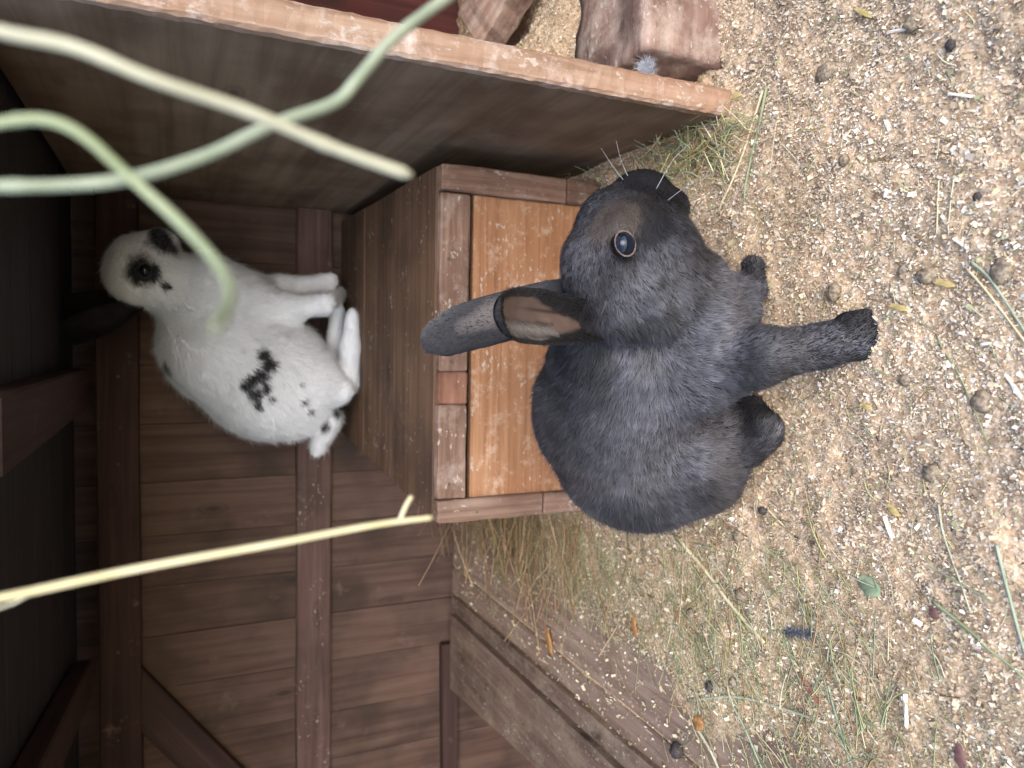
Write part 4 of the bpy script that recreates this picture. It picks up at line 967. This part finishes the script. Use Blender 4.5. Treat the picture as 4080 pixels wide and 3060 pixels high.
def eye_obj(parent, c, look, r_, lid_col, pupil, name='eye', lid=True, ang=0.0):
    look = Vector(look).normalized(); qt = look.to_track_quat('Z', 'Y')
    bm = bmesh.new(); bmesh.ops.create_uvsphere(bm, u_segments=32, v_segments=20, radius=r_)
    me = bpy.data.meshes.new(name); bm.to_mesh(me); bm.free(); me.polygons.foreach_set('use_smooth', [True]*len(me.polygons))
    mm, n_, b_ = mat_base('eyeball'); tc_ = N(n_, 'ShaderNodeTexCoord')
    ve = N(n_, 'ShaderNodeVectorMath', operation='DISTANCE'); ve.inputs[1].default_value = (0, 0, r_); n_.links.new(tc_.outputs['Object'], ve.inputs[0])
    rp = ramp(n_, ve.outputs['Value'], [(0.0, (0.004, 0.006, 0.010)), (0.5, (0.004, 0.006, 0.010))])
    e_ = rp.color_ramp.elements; rp.color_ramp.interpolation = 'LINEAR'
    mr_ = N(n_, 'ShaderNodeMath', operation='DIVIDE'); mr_.inputs[1].default_value = r_*1.4; n_.links.new(ve.outputs['Value'], mr_.inputs[0]); n_.links.new(mr_.outputs[0], rp.inputs[0])
    rp.color_ramp.elements[0].position = 0.38; rp.color_ramp.elements[0].color = (*pupil, 1); rp.color_ramp.elements[1].position = 0.62; rp.color_ramp.elements[1].color = (0.010, 0.008, 0.008, 1)
    n_.links.new(rp.outputs[0], b_.inputs['Base Color']); b_.inputs['Roughness'].default_value = 0.04; b_.inputs['Specular IOR Level'].default_value = 0.38
    b_.inputs['Coat Weight'].default_value = 0.0; b_.inputs['Coat Roughness'].default_value = 0.02
    me.materials.append(mm)
    o = bpy.data.objects.new(name, me); C.objects.link(o); o.parent = parent
    o.location = Vector([float(v_) for v_ in c])-parent.location; o.rotation_mode = 'QUATERNION'; o.rotation_quaternion = qt
    if lid:
        bm = bmesh.new(); ns, nt = 40, 8; rings = []
        for i in range(ns):
            th = 2*math.pi*i/ns; row = []
            sq = 0.84+0.03*math.cos(2*th)
            for j in range(nt):
                ph = 2*math.pi*j/nt
                rr_ = r_*sq*(1+0.075*math.cos(ph)); zz_ = r_*0.55+r_*0.07*math.sin(ph)
                row.append(bm.verts.new((rr_*math.cos(th)*1.12, rr_*math.sin(th)*0.96, zz_)))
            rings.append(row)
        for i in range(ns):
            for j in range(nt):
                bm.faces.new((rings[i][j], rings[(i+1) % ns][j], rings[(i+1) % ns][(j+1) % nt], rings[i][(j+1) % nt]))
        me2 = bpy.data.meshes.new('eyelid'); bm.to_mesh(me2); bm.free(); me2.polygons.foreach_set('use_smooth', [True]*len(me2.polygons))
        me2.materials.append(noisy('eyelid_skin', lid_col[0], lid_col[1], 600, 0.5, 0.4))
        o2 = bpy.data.objects.new('eyelid', me2); C.objects.link(o2); o2.parent = o; o2.rotation_euler = (0, 0, ang)
    return o
eye_obj(gr, EYE_G+np.array([0, 0.0055, 0]), (CAM-EYE_G)*np.array([1, 1, 0.4])+np.array([0.10, 0, 0]), 0.0106, ((0.07, 0.052, 0.05), (0.17, 0.125, 0.12)), (0.003, 0.007, 0.018), ang=0.4)
wm = noisy('whisker', (0.16, 0.16, 0.18), (0.32, 0.32, 0.35), 50, 0.5)
for pts_ in ([(2490, 725, 0.57), (2440, 660, 0.575), (2395, 590, 0.58)], [(2510, 720, 0.57), (2475, 640, 0.575), (2455, 560, 0.58)], [(2600, 780, 0.55), (2680, 640, 0.54), (2760, 560, 0.53)], [(2620, 830, 0.545), (2740, 740, 0.52), (2850, 690, 0.50)]):
    pp = spline([P(*q_) for q_ in pts_], 10)
    child('whisker', tube_me('whisker', pp, np.linspace(0.00040, 0.00015, len(pp)), None, 5, wm), None, gr)
# claws on the near front paw
cm = noisy('claw', (0.10, 0.09, 0.09), (0.22, 0.20, 0.20), 200, 0.4)
for px_, py_ in ((3468, 1290), (3474, 1325), (3466, 1368)):
    a_, b_ = F(px_-18, py_, 0.012), F(px_+16, py_-4, 0.004)
    child('claw', tube_me('claw', [a_, (a_+b_)/2+np.array([0, 0, 0.001]), b_], [0.0014, 0.0011, 0.0003], None, 6, cm), None, gr)

# ---------- white rabbit, sitting on the nest box
W = []; WD = []
def addw(pr, comb, ln): W.append(pr); WD.append((np.asarray(comb, float), ln))
YR = 1.40
addw(S1(790, 1350, 140, YR+0.01), [-0.4, 0, -1], 0.015)
addw(S1(1075, 1505, 243, YR+0.01), [-0.8, 0, -0.6], 0.016)
addw(C2((880, 1390, 218, YR), (1000, 1450, 232, YR)), [-0.7, 0, -0.7], 0.016)
addw(C2((800, 1210, 150, YR-0.005), (900, 1290, 185, YR)), [-0.3, 0, -1], 0.015)
addw(C2((720, 1150, 120, YR-0.005), (820, 1150, 140, YR-0.01)), [0, 0, -1], 0.013)
addw(S1(1180, 1570, 160, YR+0.01), [-0.8, 0, -0.6], 0.015)
addw(C2((1220, 1510, 120, YR-0.03), (1120, 1430, 130, YR-0.025)), [0.3, 0, -1], 0.012)   # thigh
addw(C2((1050, 1280, 110, YR), (960, 1200, 125, YR)), [0.1, 0, -1], 0.012)
# head
addw(C2((545, 1085, 118, YR-0.01), (590, 1060, 112, YR-0.01)), [-1, 0, 0.2], 0.009)
addw(C2((560, 1090, 105, YR-0.02), (640, 1110, 105, YR-0.015)), [-0.7, 0, -0.7], 0.010)
addw(C2((560, 1020, 96, YR-0.012), (632, 965, 56, YR-0.015)), [-1, 0, 0.4], 0.006)
addw(C2((640, 1010, 70, YR-0.012), (672, 968, 40, YR-0.015)), [-1, 0, 0], 0.006)
# forelegs
addw(C2((960, 1230, 110, YR-0.025), (1120, 1230, 62, YR-0.04)), [0, 0, -1], 0.013)
addw(C2((1120, 1230, 56, YR-0.04), (1290, 1214, 36, YR-0.05)), [0.1, 0, -1], 0.010)
pz = lambda px, py, r_: F(px, py, ZT0+r_)
a_, b_ = P(1290, 1214, YR-0.05), pz(1350, 1175, 0.012); addw((a_, R(38, a_), b_, R(30, b_)), [0.8, 0, -0.3], 0.008); addw(C2((1060, 1250, 78, YR-0.035), (1150, 1245, 50, YR-0.045)), [0, 0, -1], 0.008)
addw(C2((960, 1190, 90, YR+0.02), (1110, 1150, 52, YR+0.03)), [0, 0, -1], 0.012)
addw(C2((1110, 1150, 46, YR+0.03), (1290, 1128, 32, YR+0.04)), [0, 0, -1], 0.009)
a_, b_ = P(1290, 1128, YR+0.04), P(1318, 1120, YR+0.035); addw((a_, R(32, a_), b_, R(28, b_)), [0.8, 0, -0.3], 0.005)
# hind feet
a_, b_, c_ = pz(1385, 1530, 0.020), pz(1396, 1380, 0.016), pz(1402, 1262, 0.013)
addw((a_, R(44, a_), b_, R(38, b_)), [1, 0, -0.1], 0.010); addw((b_, R(38, b_), c_, R(26, c_)), [1, 0, -0.1], 0.008)
addw(C2((1240, 1530, 90, YR-0.03), (1350, 1560, 52, YR-0.04)), [0.3, 0, -1], 0.008)
a_, b_ = P(1325, 1420, YR+0.055), P(1345, 1240, YR+0.05); addw((a_, R(36, a_), b_, R(28, b_)), [1, 0, -0.1], 0.005)
# tail
addw(C2((1320, 1665, 42, YR-0.01), (1272, 1775, 30, YR-0.015)), [-0.8, 0, 0.5], 0.014)
Vw, Qw = surface_nets(W, 0.026, 0.0040)
CBw = np.array([c/np.linalg.norm(c) for c, _ in WD]); LNw = np.array([l for _, l in WD])
def w_comb(p): return prim_w(p, W, 0.010)@CBw
def w_len(p): return prim_w(p, W, 0.010)@LNw
# black markings: where they are on the coat
YN = YR-0.075
MARK = [(575, 1078, 60, -0.055), (545, 1110, 25, -0.055), (612, 1062, 26, -0.055), (655, 1135, 17, -0.06), (640, 965, 52, -0.02), (672, 985, 38, -0.02),
        (1035, 1410, 30, -0.095), (1055, 1440, 34, -0.095), (1000, 1500, 24, -0.10), (1030, 1490, 26, -0.10), (975, 1530, 26, -0.10), (1010, 1560, 30, -0.10), (1045, 1540, 22, -0.10), (1020, 1600, 22, -0.10), (1075, 1575, 15, -0.10),
        (1200, 1590, 20, -0.075), (1222, 1630, 18, -0.07), (1185, 1520, 9, -0.09), (668, 1455, 24, -0.02), (745, 1595, 20, -0.02), (1345, 1640, 26, -0.04), (1300, 1690, 26, -0.04)]
def w_color(p, g):
    m2 = g.random((len(p), 1)); wt = np.array([0.84, 0.85, 0.88])*(0.88+0.14*m2); k_ = np.zeros((len(p), 1))
    for (mx_, my_, mr_, dy_) in MARK:
        c = P(mx_, my_, YR+dy_); r_ = R(mr_, c)
        q_ = p-c; q_[:, 1] *= 0.45
        d = np.linalg.norm(q_, axis=1)/r_+0.5*(fnoise(p+2, 60, 2)-0.5)*2+0.07*g.normal(0, 1, len(p))
        k_ = np.maximum(k_, np.clip((1-d)/0.55+0.5, 0, 1)[:, None])
    wt = wt*(1-k_)+np.array([0.018, 0.018, 0.022])*k_
    return wt*0.92, wt
wr = empty('rabbit', (-0.05, YR, ZT0), 'white rabbit with black spots and ears, sitting on top of the nest box', 'rabbit', 'rabbits in the hutch')
we1 = ear_sheet([P(505, 1165, YR), P(400, 1205, YR+0.01), P(270, 1235, YR+0.02), P(160, 1270, YR+0.03), P(95, 1310, YR+0.035)],
                [R(30, P(480, 1180, YR)), R(52, P(480, 1180, YR)), R(66, P(300, 1200, YR)), R(62, P(300, 1200, YR)), R(48, P(300, 1200, YR)), R(10, P(300, 1200, YR))], (0.25, -0.6, -0.5), [0.9, 0.7, 0.5, 0.4, 0.3, 0.1], 0.005)
we2 = ear_sheet([P(560, 1205, YR-0.03), P(470, 1250, YR-0.03), P(370, 1290, YR-0.03), P(270, 1325, YR-0.025), P(180, 1335, YR-0.02)],
                [R(30, P(480, 1180, YR)), R(50, P(480, 1180, YR)), R(66, P(300, 1200, YR)), R(66, P(300, 1200, YR)), R(50, P(300, 1200, YR)), R(10, P(300, 1200, YR))], (0.1, -0.9, 0.2), [1.0, 0.8, 0.6, 0.5, 0.4, 0.1], 0.005)
r0, t0 = w_color(Vw, np.random.default_rng(1)); cols = [t0]
for e in (we1, we2):
    inn = e[2][:, None]; nz = fnoise(e[0], 60, 3)[:, None]
    cols.append(np.where(inn, np.array([0.02, 0.018, 0.02])*(0.6+0.8*nz), np.array([0.015, 0.015, 0.018])*(0.6+0.8*nz)))
Va = np.concatenate([Vw, we1[0], we2[0]]); Qa = np.concatenate([Qw, we1[1]+len(Vw), we2[1]+len(Vw)+len(we1[0])])
child('body', quads_np('body', Va, Qa, smooth=True, col=np.concatenate(cols), mat=M['skin']), None, wr)
EYE_W = P(578, 1078, YR-0.062)
child('fur', fur_mesh('fur', Vw, Qw, 110000, w_len, w_comb, w_color, 0.0010, M['whitefur'], 8, lay=0.74), None, wr)
child('guard_hair', fur_mesh('guard_hair', Vw, Qw, 16000, lambda p: w_len(p)*1.3, w_comb, w_color, 0.0007, M['whitefur'], 56, lay=0.55), None, wr)
child('fur', ear_fur('ear_fur', we1, 5000, (0.012, 0.012, 0.015), (0.06, 0.06, 0.07), 9, M['fur'], 0.005), None, wr)
child('fur', ear_fur('ear_fur', we2, 5000, (0.012, 0.012, 0.015), (0.06, 0.06, 0.07), 10, M['fur'], 0.005), None, wr)
eye_obj(wr, EYE_W, (CAM-EYE_W), 0.012, ((0.03, 0.025, 0.025), (0.06, 0.05, 0.05)), (0.008, 0.008, 0.010))
